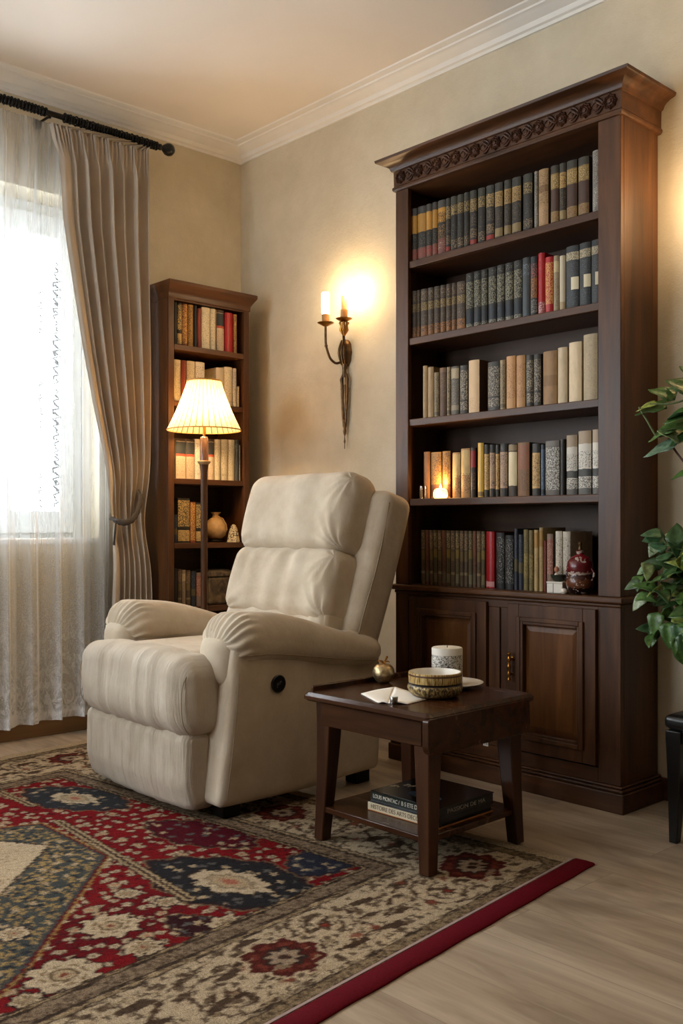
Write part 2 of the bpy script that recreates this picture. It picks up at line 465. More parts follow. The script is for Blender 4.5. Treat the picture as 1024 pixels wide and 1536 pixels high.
# carved band of rosettes between leaf scrolls
nR = 11; fy = D0 - .0055; fz = (F0 + F1) / 2 + .003
span0, span1 = XL + .035, XR - .035
for i in range(nR):
    x = span0 + (span1 - span0) * i / (nR - 1)
    m = MB()
    def pet(a, z): return 1 + .10 * math.cos(8 * a)
    m.lathe([(.0245, .0015), (.0245, -.004), (.021, -.0085), (.0185, -.0055), (.0175, -.004), (.014, -.0085), (.0115, -.0045), (.0085, -.005), (.006, -.0095), (.001, -.0105)],
            32, (x, fy, fz), rf=pet, axis='y')
    m.build('rosette', M_carve, cor, smooth=40)
for i in range(nR - 1):
    m = MB()
    x0 = span0 + (span1 - span0) * (i + .5) / (nR - 1)
    for s in (-1, 1):
        for q in (0, 1):
            pts = []; rr = []
            for j in range(9):
                a = j / 8
                pts.append((x0 + (-.022 + .044 * a), fy - .003, fz + s * (.006 + .017 * math.sin(a * math.pi * (1 + .5 * q)) * (1 if q == 0 else .6))))
                rr.append(.0015 + .0042 * math.sin(a * math.pi))
            m.tube(pts, rr, 6)
    m.lathe([(.0005, -.010), (.005, -.007), (.007, 0), (.0005, .001)], 8, (x0, fy, fz), axis='y')
    m.build('leaf_scroll', M_carve, cor, smooth=60)

# ================================================================== books
NOTE = {}
def spine_mat(name, base, bands=(), text=(), wear=.35, rough=.55, dirt='#3a2c1e'):
    t = NT('spine_' + name); g = t.gen(); o = t.obj()
    sp = t.n('ShaderNodeSeparateXYZ'); t.l(g, sp.inputs[0]); z = sp.outputs[2]
    rnd = t.n('ShaderNodeObjectInfo').outputs['Random']
    vo = t.n('ShaderNodeVectorMath', operation='ADD'); t.l(o, vo.inputs[0])
    cb = t.n('ShaderNodeCombineXYZ'); t.l(t.math('MULTIPLY', rnd, 9.7), cb.inputs[0]); t.l(t.math('MULTIPLY', rnd, 5.3), cb.inputs[2])
    t.l(cb.outputs[0], vo.inputs[1]); v = vo.outputs[0]
    def steps(lst, bg):
        st = [(0.0, bg)]
        for a, b, c in sorted(lst, key=lambda q: q[0]):
            if abs(st[-1][0] - a) < .004: st[-1] = (a, c)
            else: st.append((a, c))
            st.append((b, bg))
        return [(p, c) for p, c in st if p < 1]
    zw = t.math('ADD', z, t.math('MULTIPLY_ADD', t.noise(v, 60, 2), .03, -.015))
    col = t.ramp(zw, steps(bands, base), 'CONSTANT') if bands else t.ramp(z, [(0, base), (1, base)])
    w_ = t.noise(t.mapping(v, (60, 60, 22)), 1.0, 5, .65)
    col = t.mix(t.math('MULTIPLY', t.ramp(w_, [(.42, (0, 0, 0, 1)), (.7, (1, 1, 1, 1))]), wear), col, dirt)
    for (a, b, c, sx, sz, th) in text:
        msk = t.ramp(z, steps([(a, b, (1, 1, 1, 1))], (0, 0, 0, 1)), 'CONSTANT')
        nz = t.noise(t.mapping(v, (sx, sx, sz)), 1.0, 2, .5)
        msk = t.math('MULTIPLY', t.math('MULTIPLY', msk, t.ramp(nz, [(th - .03, (0, 0, 0, 1)), (th + .05, (1, 1, 1, 1))])), .80)
        col = t.mix(msk, col, c)
    if name == 'creamstrip':
        lb = t.math('MULTIPLY', t.math('GREATER_THAN', sp.outputs[0], .48), t.ramp(z, steps([(.30, .50, (1, 1, 1, 1))], (0, 0, 0, 1)), 'CONSTANT'))
        col = t.mix(lb, col, '#cfc3a3')
    br = t.math('MULTIPLY_ADD', rnd, .3, .82)
    cc = t.n('ShaderNodeCombineColor'); [t.l(br, cc.inputs[i]) for i in range(3)]
    col = t.mix(1.0, col, cc.outputs[0], 'MULTIPLY')
    return t.done(t.bsdf(col, rough, 0, t.bump(w_, .25, .002), .45))
T = lambda a, b, c, th=.52: (a, b, c, 230, 330, th)      # small lettering
TV = lambda a, b, c, th=.52: (a, b, c, 380, 190, th)     # tall narrow lettering
ST = {   # style: (phrase, spine material, cover colour)
 'ochre':   ('black book with ochre title band', spine_mat('ochre', '#24221f', [(.03,.24,'#6b4a38'),(.52,.86,'#b5822f'),(.86,1,'#3d3a35')], [T(.05,.22,'#a3403a',.5),T(.26,.5,'#6a6147',.58)], .25), '#1d1b18'),
 'ochrefig':('black book with dark-pictured ochre band', spine_mat('ochrefig', '#2c2620', [(.03,.3,'#76453c'),(.6,.86,'#c08b35'),(.86,1,'#45413b')], [T(.6,.78,'#1a1512',.47),T(.1,.25,'#c9b99a',.62),T(.3,.55,'#a0783c',.55)], .2), '#1d1b18'),
 'blackgold':('black book with worn gold title', spine_mat('blackgold', '#211f1c', [(.86,1,'#39392f')], [T(.66,.85,'#9b8350',.48),T(.06,.22,'#8c7656',.52),T(.25,.5,'#55503f',.6)], .2), '#171513'),
 'blackred':('black book with gold title and red foot label', spine_mat('blackred', '#26221f', [(.04,.12,'#8c2a22'),(.86,1,'#34342d')], [T(.62,.85,'#a68a55',.46),T(.15,.32,'#8b7352',.5),T(.36,.58,'#6a5b48',.55)], .2), '#171513'),
 'tanband': ('dark book with broad tan title band', spine_mat('tanband', '#2b251e', [(.05,.2,'#8a744c'),(.58,.84,'#a3844e'),(.84,1,'#38362f')], [T(.6,.82,'#4a2f1c',.53),T(.24,.55,'#5c4d38',.55)], .3), '#191612'),
 'brownband':('brown book with faded gold bands', spine_mat('brownband', '#4a3226', [(.04,.22,'#8d7447'),(.6,.86,'#8f743f'),(.86,1,'#3b382f')], [T(.62,.84,'#c4a973',.55),T(.06,.2,'#7c2f22',.55)], .35), '#2a1b14'),
 'tanleaf': ('tan book with crackled spine', spine_mat('tanleaf', '#a08056', [(.6,.72,'#7d5f3c')], [T(.4,.9,'#5a3f26',.56),T(.05,.35,'#b28d6a',.5)], .3), '#5e4a33'),
 'greystone':('grey marbled book', spine_mat('greystone', '#8a8378', [], [T(.02,.98,'#4e4a44',.5),T(.1,.4,'#c9c2b4',.6)], .3), '#5a544b'),
 'oldbrown':('dull brown volume with two gilt bands', spine_mat('oldbrown', '#3d3024', [(.02,.1,'#6d4a2a')], [T(.55,.72,'#8a733f',.47),T(.04,.24,'#97622f',.48),TV(.76,.95,'#8a7150',.56),T(.26,.45,'#6b5a42',.58)], .3), '#2a2119'),
 'navytext':('black book with cream lettering and navy foot', spine_mat('navytext', '#23231f', [(.08,.3,'#1b2128')], [TV(.36,.84,'#8f886d',.5),T(.01,.08,'#9b937f',.48),T(.88,.96,'#857e69',.6)], .12), '#15171a'),
 'bluegrey':('blue grey book', spine_mat('bluegrey', '#434a4d', [(.88,1,'#33383b')], [T(.7,.9,'#77838a',.58)], .3), '#2c353b'),
 'blackorange':('black book with orange and grey lettering', spine_mat('blackorange', '#2a2d30', [], [TV(.3,.65,'#a4662c',.46),TV(.66,.88,'#a05a4c',.5),T(.05,.28,'#8a8174',.5)], .1), '#1e2225'),
 'redplain':('red book with small white foot label', spine_mat('redplain', '#a3161d', [(.02,.2,'#8d3a3c')], [T(.03,.2,'#d9c2b8',.55),T(.72,.9,'#c85a50',.62)], .06, .4), '#9d141b'),
 'redgold': ('red book with large gold lettering', spine_mat('redgold', '#a8181d', [], [TV(.16,.9,'#d9a75a',.47)], .05, .4), '#a1161b'),
 'tanwhite':('grey tan book', spine_mat('tanwhite', '#8d7c62', [(.7,.9,'#b5a27c')], [T(.1,.6,'#5b5142',.58)], .25), '#4c443a'),
 'creamplain':('plain cream book', spine_mat('creamplain', '#cdbfa4', [(.03,.16,'#b29a74')], [], .1), '#b9ab90'),
 'creamstrip':('dark slate volume with cream title strip and label', spine_mat('creamstrip', '#2c2f30', [(.77,.90,'#a89a7d'),(.9,1,'#292b2c')], [TV(.775,.9,'#3b3428',.52),T(.05,.28,'#4d565c',.58),T(.52,.75,'#4d5457',.6)], .12), '#2a2f33'),
 'buff':    ('buff cloth book', spine_mat('buff', '#b3946a', [], [T(.1,.9,'#8d6d46',.62)], .2, dirt='#6b5030'), '#8f7350'),
 'bufftext':('narrow grey tan book with dark lettering', spine_mat('bufftext', '#94805f', [(.04,.12,'#6a5b45')], [TV(.15,.92,'#463a2b',.54)], .2), '#5f523f'),
 'brownpl': ('brown book', spine_mat('brownpl', '#553d28', [(.9,1,'#6e5237')], [T(.4,.85,'#7d6244',.58)], .3), '#3a2a1c'),
 'greycream':('grey book with cream stripe', spine_mat('greycream', '#5d564b', [(.75,.96,'#a59476'),(.1,.2,'#8a7d67')], [TV(.2,.72,'#8b7f6c',.58)], .2), '#464038'),
 'darktext':('dark grey book with pale lettering', spine_mat('darktext', '#38332d', [], [TV(.3,.9,'#aa9b80',.53),T(.08,.26,'#a89a82',.52)], .15), '#2b2722'),
 'beige':   ('pale beige book', spine_mat('beige', '#c9a981', [], [T(.05,.3,'#b9906a',.55)], .12, dirt='#8c6a46'), '#5e412b'),
 'orangetan':('orange tan book with rusty stains', spine_mat('orangetan', '#bd8d5a', [], [T(.2,.85,'#8a5630',.56)], .25, dirt='#7a4c2a'), '#8c6740'),
 'leather': ('broad tan leather book', spine_mat('leather', '#96703f', [(.35,.55,'#87622f')], [], .4, dirt='#5b3d1f'), '#7f5c34'),
 'vellum':  ('cream vellum book', spine_mat('vellum', '#cbb592', [], [], .25, dirt='#8d7654'), '#b09a78'),
 'linen':   ('tall grey beige linen book', spine_mat('linen', '#b09c7c', [], [T(.05,.95,'#96825f',.55)], .25, dirt='#75634a'), '#9b8869'),
 'giltorn': ('ornate gilt book with dark marbling', spine_mat('giltorn', '#b5833a', [(.04,.3,'#7e4c26')], [T(.3,.97,'#4a3216',.52),T(.05,.3,'#3b2213',.5)], .3), '#5c3d1c'),
 'giltpale':('gilt book with cream upper half', spine_mat('giltpale', '#b98b50', [(.45,.96,'#cfae6e')], [T(.08,.5,'#5f4327',.53)], .3), '#5c4326'),
 'copper':  ('copper brown book', spine_mat('copper', '#a56f3d', [], [], .4), '#5e3a1e'),
 'wine':    ('thin dark book with wine red label', spine_mat('wine', '#33251d', [(.6,.94,'#8e2223')], [T(.15,.5,'#7b5b3b',.53)], .2), '#241a14'),
 'yellowgilt':('bright yellow gilt book', spine_mat('yellowgilt', '#e0b44c', [(.02,.1,'#8a6b36')], [], .1, .4), '#2a2118'),
 'goldtext':('dark book with gold and cream label', spine_mat('goldtext', '#2a2721', [(.14,.82,'#b8935a')], [TV(.18,.78,'#4a3520',.53)], .15), '#1a1714'),
 'rosetext':('dark book with rose and grey label', spine_mat('rosetext', '#25231f', [(.16,.84,'#a08267')], [T(.2,.8,'#3d3a3a',.52),T(.3,.6,'#d0b58a',.6)], .15), '#1a1816'),
 'creambar':('dark book with long cream bar', spine_mat('creambar', '#3a2c1f', [(.2,.84,'#dcc9a0'),(.86,.98,'#8a7553')], [], .08), '#221a13'),
 'sienna':  ('mottled sienna book', spine_mat('sienna', '#7d5732', [], [T(.5,.95,'#8c3b2c',.52),T(.1,.5,'#5d4227',.53)], .3), '#2f3230'),
 'bluethin':('thin blue book', spine_mat('bluethin', '#46566a', [(.02,.12,'#2e3338'),(.9,1,'#29303a')], [TV(.2,.7,'#8496a8',.62)], .1), '#283341'),
 'greytitle':('wide grey book with white lettering', spine_mat('greytitle', '#5e5850', [(.9,1,'#6e6860')], [TV(.1,.88,'#d6d0c4',.52)], .15), '#4b463f'),
 'blackplain':('plain black book', spine_mat('blackplain', '#1e1814', [], [], .15), '#1a1410'),
 'monoart': ('white book with black picture and dark bands', spine_mat('monoart', '#cfc8ba', [(.0,.1,'#57534c'),(.28,.4,'#3b3a36'),(.8,1,'#a08b70')], [T(.1,.27,'#2c2c2c',.48),T(.42,.68,'#4a4844',.55)], .1), '#211d19'),
 'dimbrown':('dull brown thin book', spine_mat('dimbrown', '#5d4a36', [(.2,.25,'#8a7656'),(.45,.62,'#6f5c34')], [TV(.65,.95,'#9b7f5c',.52),T(.26,.44,'#33291e',.52)], .3), '#43351f'),
 'dimrust': ('dull rust thin book', spine_mat('dimrust', '#69432f', [(.05,.25,'#6a5a45')], [TV(.4,.95,'#8c4a34',.53),T(.3,.55,'#3c2b20',.53)], .3), '#3f2a1e'),
 'dimolive':('dull olive thin book', spine_mat('dimolive', '#534a2f', [(.05,.22,'#74694a'),(.5,.66,'#7c6a33')], [TV(.68,.95,'#a38f62',.52)], .3), '#353022'),
 'redspine':('bright red book with pale foot label', spine_mat('redspine', '#a0141c', [(.02,.12,'#c98d8c')], [TV(.4,.9,'#b83a3c',.6)], .06, .35), '#8c1219'),
 'whitemark':('black book with white marks', spine_mat('whitemark', '#1a1918', [], [TV(.1,.92,'#b8b2a4',.6)], .1), '#141312'),
 'nightblue':('dark blue black book', spine_mat('nightblue', '#262c38', [(.3,.5,'#5c5236')], [T(.5,.9,'#4f5666',.57)], .15), '#1b2029'),
 'olive':   ('olive gold book', spine_mat('olive', '#7c6c40', [(.2,.6,'#94804b')], [TV(.1,.9,'#4a4028',.55)], .3), '#4b4228'),
 'paletan': ('pale tan book', spine_mat('paletan', '#b59a68', [(.7,.95,'#a57e42')], [TV(.2,.6,'#8a7048',.58)], .15), '#8c764e'),
 'redgrey': ('grey book with red panel', spine_mat('redgrey', '#80695c', [(.3,.9,'#8f5a4c')], [TV(.3,.85,'#b59a88',.55)], .2), '#463830'),
 'whitetext':('white book with dark lettering', spine_mat('whitetext', '#cfc5b4', [], [TV(.1,.9,'#6b5a4c',.56)], .1), '#b8ae9c'),
 'darkred': ('dark red book', spine_mat('darkred', '#7d3120', [], [T(.2,.9,'#8e452e',.58)], .2), '#4a1d14'),
 'creamtext':('cream book with fine grey lettering', spine_mat('creamtext', '#d3c6a9', [], [TV(.1,.92,'#8f7f63',.56)], .12), '#b7a98a'),
 'ornred':  ('red and gold ornate book', spine_mat('ornred', '#7d3b22', [], [T(.05,.97,'#d7a95a',.48)], .2), '#4f2416'),
 'orngold': ('gold book with dark lettering', spine_mat('orngold', '#b58a45', [], [TV(.05,.95,'#4b2f18',.5)], .2), '#5b3c1d'),
 'blackcream':('black and cream patterned book', spine_mat('blackcream', '#25211c', [(.04,.28,'#b99d66')], [T(.36,.95,'#c9ab6c',.49),T(.06,.26,'#3d2f1c',.55)], .15), '#1c1814'),
 'crimson': ('plain crimson book', spine_mat('crimson', '#9c1018', [], [], .05, .4), '#8d0f16'),
 'halfpink':('cream book with black window above', spine_mat('halfpink', '#cdb79b', [(.62,.92,'#33373a'),(.56,.62,'#c2533a'),(.93,1,'#3c2c22')], [TV(.06,.5,'#94795c',.57)], .1), '#b39c7f'),
}
_cov = {}
def cover_mat(c):
    if c not in _cov: _cov[c] = plain('cover_' + c.strip('#'), c, .55, 0, .15, 60, .1)
    return _cov[c]
ORD = ['first', 'second', 'third', 'fourth', 'fifth', 'sixth', 'seventh', 'eighth', 'ninth', 'tenth', 'eleventh', 'twelfth', 'thirteenth', 'fourteenth',
       'fifteenth', 'sixteenth', 'seventeenth', 'eighteenth', 'nineteenth', 'twentieth', 'twenty-first', 'twenty-second', 'twenty-third', 'twenty-fourth',
       'twenty-fifth', 'twenty-sixth', 'twenty-seventh', 'twenty-eighth', 'twenty-ninth', 'thirtieth']
def book(loc, w, h, d, style, rotz, label, group, lean=0.0):
    phrase, sm, cc = ST[style]
    t_ = min(.003, w * .14); b = min(.006, w * .22); n = 7
    outer = [(-w/2, d)] + [(-w/2 + w * i / (n - 1), -b * (1 - (2 * i / (n - 1) - 1) ** 2) + (.0015 if i in (0, n-1) else 0)) for i in range(n)] + [(w/2, d)]
    inner = [(w/2 - t_, d)] + [(w/2 - t_, t_ + .001), (-w/2 + t_, t_ + .001)] + [(-w/2 + t_, d)]
    poly = outer + inner
    m = MB(); N = len(poly)
    vs = [(x, y, 0) for x, y in poly] + [(x, y, h) for x, y in poly]
    fs = []; ms = []
    for j in range(N):
        k = (j + 1) % N
        fs.append((j, k, N + k, N + j)); ms.append(1 if 1 <= j <= n - 1 else 0)
    fs.append(tuple(reversed(range(N)))); fs.append(tuple(N + j for j in range(N))); ms += [0, 0]
    for f, mi in zip(fs, ms): m.add([], [], 0); m.f.append(f); m.m.append(mi)
    m.v = vs
    o = m.build('book', [cover_mat(cc), sm], smooth=40)
    o.location = loc; o.rotation_euler = (0, lean, rotz)
    tag(o, label, 'book', group)
    MB().box(-w/2 + t_ + .0002, w/2 - t_ - .0002, t_ + .0012, d - .004, .003, h - .003).build('page_block', M_pages, o)
    return o
def rowb(lst, zshelf, Y, shelf, group, depth=.135, count=None):
    """lst: (x0,x1,ytop,style[,dy]) read off along a shelf whose books stand with their spines at Y"""
    for i, e in enumerate(lst):
        x0, x1, yt, stl = e[:4]; dy = e[4] if len(e) > 4 else 0
        a = on_y(x0, yt, Y - dy)[0]; b = on_y(x1, yt, Y - dy)[0]
        h = on_y((x0 + x1) / 2, yt, Y - dy)[2] - zshelf
        lab = '%s, %s from left, %s' % (ST[stl][0], ORD[i], shelf)
        book(((a + b) / 2, Y - dy, zshelf + .0004), max(.006, b - a - .0012), h, min(depth, -.022 - (Y - dy)), stl, 0, lab, group)
def lintop(xa, ya, xb, yb): return lambda x: ya + (yb - ya) * (x - xa) / (xb - xa)
YS = -.222
f = lintop(616, 315, 873, 236.5)
s1 = [(615.3,624.8,'ochre'),(625.2,638.4,'ochre'),(638.7,647.5,'ochre'),(647.8,655.8,'ochre'),(656.1,667.7,'ochrefig'),(668,675,'blackred'),(675.3,684.8,'blackgold'),
      (685,694.4,'blackgold'),(695,703.4,'blackgold'),(704,714.5,'blackred'),(716,727,'blackgold'),(728.4,740.5,'blackred'),(741.5,753.5,'tanband'),(755.3,766,'tanband'),
      (767,781,'tanband'),(784,798,'blackgold'),(800.7,806.8,'greystone'),(807.2,822,'tanleaf'),(825.3,837.5,'brownband'),(838.3,848.4,'tanband'),(849.2,865,'brownband'),
      (866.6,883,'brownband'),(888,901,'greystone')]
rowb([(a, b, f((a+b)/2) if a < 885 else 226, s) for a, b, s in s1], SHELF_Z[0], YS, "tall bookcase top shelf", 'old books on the top shelf of the tall bookcase')
g = lintop(616, 438, 697, 421.5); f = lintop(698, 412.5, 781, 390)
s2 = [(616,624.5,'oldbrown'),(624.8,630,'oldbrown'),(630.3,640.5,'oldbrown'),(641,650,'oldbrown'),(650.3,659.5,'oldbrown'),(659.8,668,'oldbrown'),(668.3,676.5,'oldbrown'),(676.8,684,'oldbrown'),(684.3,697,'oldbrown')]
s2 = [(a, b, g((a+b)/2), s) for a, b, s in s2]
s2 += [(a, b, f((a+b)/2), 'navytext') for a, b in ((698,709.3),(710,720.7),(721,730.7),(731.7,743.9),(744.6,756),(757,769),(769.8,782.3))]
s2 += [(783,794.4,387,'bluegrey'),(795,805.4,385.5,'blackorange'),(806.5,816.5,380,'redplain'),(817,829,386,'redgold'),(829.5,838,384,'tanwhite'),(838.6,847.5,384,'creamplain'),
       (848.4,867.5,369.5,'creamstrip'),(868.4,885.5,364.5,'creamstrip'),(886.3,902,360,'creamstrip')]
rowb(s2, SHELF_Z[1], YS, "tall bookcase second shelf", 'old books on the second shelf of the tall bookcase')
s3 = [(633.8,640.6,549,'buff'),(641,650,551,'buff'),(650.4,658,559,'bufftext'),(658.8,669,552,'brownpl'),(669.6,675.4,551,'bufftext'),(676,687.8,550,'greycream'),(689,701,548.5,'darktext'),
      (702.4,718.5,540.5,'beige'),(731,748.4,543,'darktext'),(749.2,757.8,540.5,'bufftext'),(758.9,773,534.5,'orangetan'),(773.8,787.4,533.5,'orangetan'),(788.4,799,533,'darktext'),(799.8,811,531.5,'darktext'),
      (814,835,527,'leather'),(836,850.5,521.5,'vellum'),(852.8,872,513.5,'vellum'),(874.5,896,501.5,'linen')]
rowb(s3, SHELF_Z[2], YS, "tall bookcase middle shelf", 'old books on the middle shelf of the tall bookcase')
s4 = [(635,644.5,678,'copper'),(646,661.4,678.5,'giltorn'),(663,675,677,'giltorn'),(678,690,679,'giltpale'),(690.8,704.6,673,'giltpale'),(705.2,713,672,'wine'),(716,725,664.5,'yellowgilt'),
      (725.6,733,667,'goldtext'),(733.6,742,667,'rosetext'),(742.6,748.6,667,'goldtext'),(749.2,760.8,665.5,'rosetext'),(762,775,666,'creambar'),(775.7,793.5,664,'sienna'),
      (797.5,809.6,665.5,'goldtext'),(810.6,816.6,667,'bluethin'),(817.4,838.6,661.5,'greytitle'),(839.6,847,659,'blackplain'),(849,865.6,653,'monoart'),(866.8,886.6,646.5,'monoart'),(887.8,902,644.5,'monoart')]
rowb(s4, SHELF_Z[3], YS + .012, "tall bookcase fourth shelf", 'books on the candle-lit shelf of the tall bookcase', .12)
xs = [631,637.4,643.5,649.5,656,662.5,669,675.5,682.5,689,695.5,702,708.5,714.5,721,727.6]
cyc = ['dimbrown','dimrust','dimbrown','dimolive','dimbrown','dimrust','dimolive','dimbrown','dimolive','dimbrown','dimbrown','dimolive','dimrust','dimbrown','dimolive']
s5 = [(xs[i], xs[i+1] - .4, 795 + i * .15, cyc[i]) for i in range(15)]
s5 += [(728.6,741,797.5,'redspine'),(743.5,756,799,'whitemark'),(757,769.5,803,'whitemark'),(770.4,776.5,793,'nightblue'),(777,784,802,'nightblue'),(784.6,792,794.5,'olive'),(792.6,799.6,795.5,'olive'),
       (800.4,807,795,'paletan'),(808,814.5,791.5,'paletan'),(815.4,819,811,'darkred'),(819.6,829,801,'redgrey'),(832.5,842.6,797,'whitetext'),(843.6,855,797.5,'whitetext')]
rowb(s5, CT, -.2, "tall bookcase counter", 'books standing on the counter of the tall bookcase', .14)
# ================================================================== small bookcase on the window wall
SX = .26; SY0, SY1 = -.616, -.144; SYC = (SY0 + SY1) / 2; SW = (SY1 - SY0) / 2
sb = thing('bookcase', 'narrow brown bookcase in the corner between curtain and armchair', 'bookcase', (.006, SYC, 0), R(90))
# local: x along the wall (right in the photo), y = -depth
SD_ = -(SX - .006); SH = 2.035
sZ = [1.803, 1.537, 1.171, .866, .56, .20]
for s in (-1, 1):
    a, b = sorted((s * SW, s * (SW - .02)))
    MB().box(a, b, SD_ + .018, 0, 0, SH).build('side_panel', M_sz, sb, bevel=.0015)
    a, b = sorted((s * SW, s * (SW - .032)))
    MB().box(a, b, SD_, SD_ + .0175, 0, SH).build('stile', M_sz, sb, bevel=.0015)
MB().box(-SW + .02, SW - .02, -.014, -.001, .05, SH).build('back_panel', M_back, sb)
for z in sZ:
    MB().box(-SW + .0325, SW - .0325, SD_ + .001, -.0145, z - .026, z).build('shelf', M_sx, sb, bevel=.002)
MB().box(-SW + .0325, SW - .0325, SD_ + .001, SD_ + .018, 0, .12).build('plinth', M_sx, sb, bevel=.002)
MB().box(-SW + .0325, SW - .0325, SD_ + .002, SD_ + .018, SH - .025, SH).build('top_rail', M_sx, sb)
def sring(p, z): return [(-SW - p * .35, SD_ - p, z), (SW + p, SD_ - p, z), (SW + p, 0, z), (-SW - p * .35, 0, z)]
cp = [(.002, SH - .02), (.005, SH - .016), (.005, SH + .004), (.009, SH + .012), (.020, SH + .030), (.027, SH + .040), (.030, SH + .045), (.030, SH + .060), (.026, SH + .063)]
m = MB(); m.loft([sring(p, z) for p, z in cp]); m.build('cornice', M_sx, sb, smooth=28)

def rowx(lst, zshelf, X, shelf, group, depth=.17):
    for i, e in enumerate(lst):
        x0, x1, yt, stl = e[:4]; dx = e[4] if len(e) > 4 else 0
        XX = X + dx
        a = on_x(x0, yt, XX)[1]; b = on_x(x1, yt, XX)[1]
        h = on_x((x0 + x1) / 2, yt, XX)[2] - zshelf
        if zshelf > 1.7: h = min(h, SH - .029 - zshelf)
        b = min(b, SY1 - .034); a = max(a, SY0 + .034)
        lab = '%s, %s from left, %s' % (ST[stl][0], ORD[i], shelf)
        book((XX, (a + b) / 2, zshelf + .0004), max(.006, b - a - .0012), h, min(depth, XX - .024), stl, R(90), lab, group)
XS = SX - .03
rowx([(260.5,265.5,452,'blackplain'),(266,273,453,'blackcream'),(273.4,281.6,455,'ornred'),(282,290,457,'orngold'),(290.6,295.6,452,'blackplain'),(296,301.8,463,'darkred'),(302.3,315,452.6,'creamtext'),
      (315.4,323.6,455.5,'creamtext'),(325,336,462.5,'halfpink'),(337,349.4,469.5,'crimson'),(350,355.5,472,'orngold')], sZ[0], XS, "corner bookcase top shelf", 'books on the top shelf of the corner bookcase')
rowx([(260,271.2,539.8,'creamtext'),(271.6,280,541,'darkred'),(280.4,292.6,542,'creamtext'),(293,307,543.5,'whitetext'),(324,336,552,'creamplain'),(336.4,348.4,551,'creamtext'),(349,354.8,553,'whitetext'),(355.2,359,580,'creamtext')],
     sZ[1], XS, "corner bookcase second shelf", 'pale books behind the lamp shade')
rowx([(263.8,278.8,658,'halfpink'),(279.4,292,659,'halfpink'),(292.4,302,659,'whitetext'),(312.6,321.5,659,'halfpink'),(322,330.6,659.5,'creamtext'),(332,342,659.5,'creamtext'),(342.4,352,660,'creamtext'),(352.6,358.8,660,'bluegrey'),(359.2,363,668,'creamtext')],
     sZ[2], XS, "corner bookcase third shelf", 'books on the shelf under the lamp shade')
rowx([(261,266.5,772,'nightblue'),(267,284.8,747.5,'blackcream'),(285.4,293.6,753,'ornred'),(294,303.5,754,'blackcream')], sZ[3], XS, "corner bookcase fourth shelf", 'dark patterned books beside the knotted pot', .14)
rowx([(260.5,266.6,853,'blackplain'),(267,272.6,854,'dimbrown'),(273,278.8,855,'tanwhite'),(279.2,286,856,'dimbrown'),(286.6,294,857,'nightblue'),(294.5,303.5,859,'redgrey')], sZ[4], XS, "corner bookcase bottom row", 'books on the lowest visible shelf of the corner bookcase', .16)
# woven box filling the lower right compartment
p0 = on_x(313.5, 870, XS); p1 = on_x(352, 870, XS)
t = NT('mottled_basket'); o_ = t.obj()
c_ = t.ramp(t.noise(o_, 18, 5, .65, 1.2), [(.3, '#2f2820'), (.5, '#5f4f3a'), (.7, '#85704f')])
wv = t.n('ShaderNodeTexWave', _Scale=60.0, _Distortion=2.0); t.l(o_, wv.inputs['Vector'])
M_basket = t.done(t.bsdf(t.mix(t.math('MULTIPLY', wv.outputs['Fac'], .3), c_, '#2b231a'), .8, 0, t.bump(wv.outputs['Fac'], .4, .004)))
bk = thing('storage_box', 'mottled brown lidded box on the low right of the corner bookcase', 'box', ((XS + .06) / 2, (p0[1] + p1[1]) / 2, sZ[4] + .0004))
wy = (p1[1] - p0[1]) / 2; hz = p0[2] * 0 + on_x(330, 856, XS)[2] - sZ[4]
MB().box(-.08, .08, -wy, wy, 0, hz - .03).build('box_body', M_basket, bk, bevel=.012, seg=3)
m = MB(); m.loft([[(-.083, -wy - .002 + .0, hz - .03), (.083, -wy - .002, hz - .03), (.083, wy + .002, hz - .03), (-.083, wy + .002, hz - .03)],
                  [(-.083, -wy - .002, hz - .008), (.083, -wy - .002, hz - .008), (.083, wy + .002, hz - .008), (-.083, wy + .002, hz - .008)],
                  [(-.06, -wy + .02, hz + .004), (.06, -wy + .02, hz + .004), (.06, wy - .02, hz + .004), (-.06, wy - .02, hz + .004)]])
m.build('lid', M_basket, bk, bevel=.005)
# knotted round pot with lace cloth
c = on_x(323.5, 800, SX - .09); pot = thing('knotted_pot', 'round tan pot with knotted neck on the corner bookcase', 'pot', (c[0], c[1], sZ[3] + .0004))
M_sack = plain('tan_clay', '#b48f5c', .5, 0, .18, 40, .25)
m = MB().lathe([(.001, .016), (.03, .017), (.048, .034), (.056, .058), (.055, .08), (.045, .103), (.028, .118), (.015, .124), (.012, .130), (.016, .138), (.024, .148), (.020, .149), (.010, .137), (.001, .134)], 28,
               rf=lambda a, z: 1 + (.05 * math.cos(6 * a) if z > .12 else .012 * math.cos(5 * a)))
m.build('pot_body', M_sack, pot, smooth=60)
MB().lathe([(.001, 0), (.036, 0), (.04, .005), (.034, .012), (.03, .0175), (.001, .018)], 24).build('foot', M_black, pot, smooth=40)
pts = [(.0165 * math.cos(a), .0165 * math.sin(a), .127 + .002 * math.sin(3 * a)) for a in np.linspace(0, 6.2, 24)]
m = MB().tube(pts, .0028, 6)
m.tube([(.016, .004, .127), (.036, .016, .118), (.058, .022, .088), (.062, .024, .06)], .002, 6)
m.build('cord', M_sack, pot, smooth=60)
c = on_x(338, 808, SX - .06)
t = NT('lace_cloth'); o_ = t.obj(); nz = t.noise(o_, 140, 2)
M_lace = t.done(t.bsdf(t.ramp(nz, [(.42, '#3a2e20'), (.5, '#c9b48a'), (.65, '#ddcaa2')], 'LINEAR'), .85))
m = MB(); loops = []
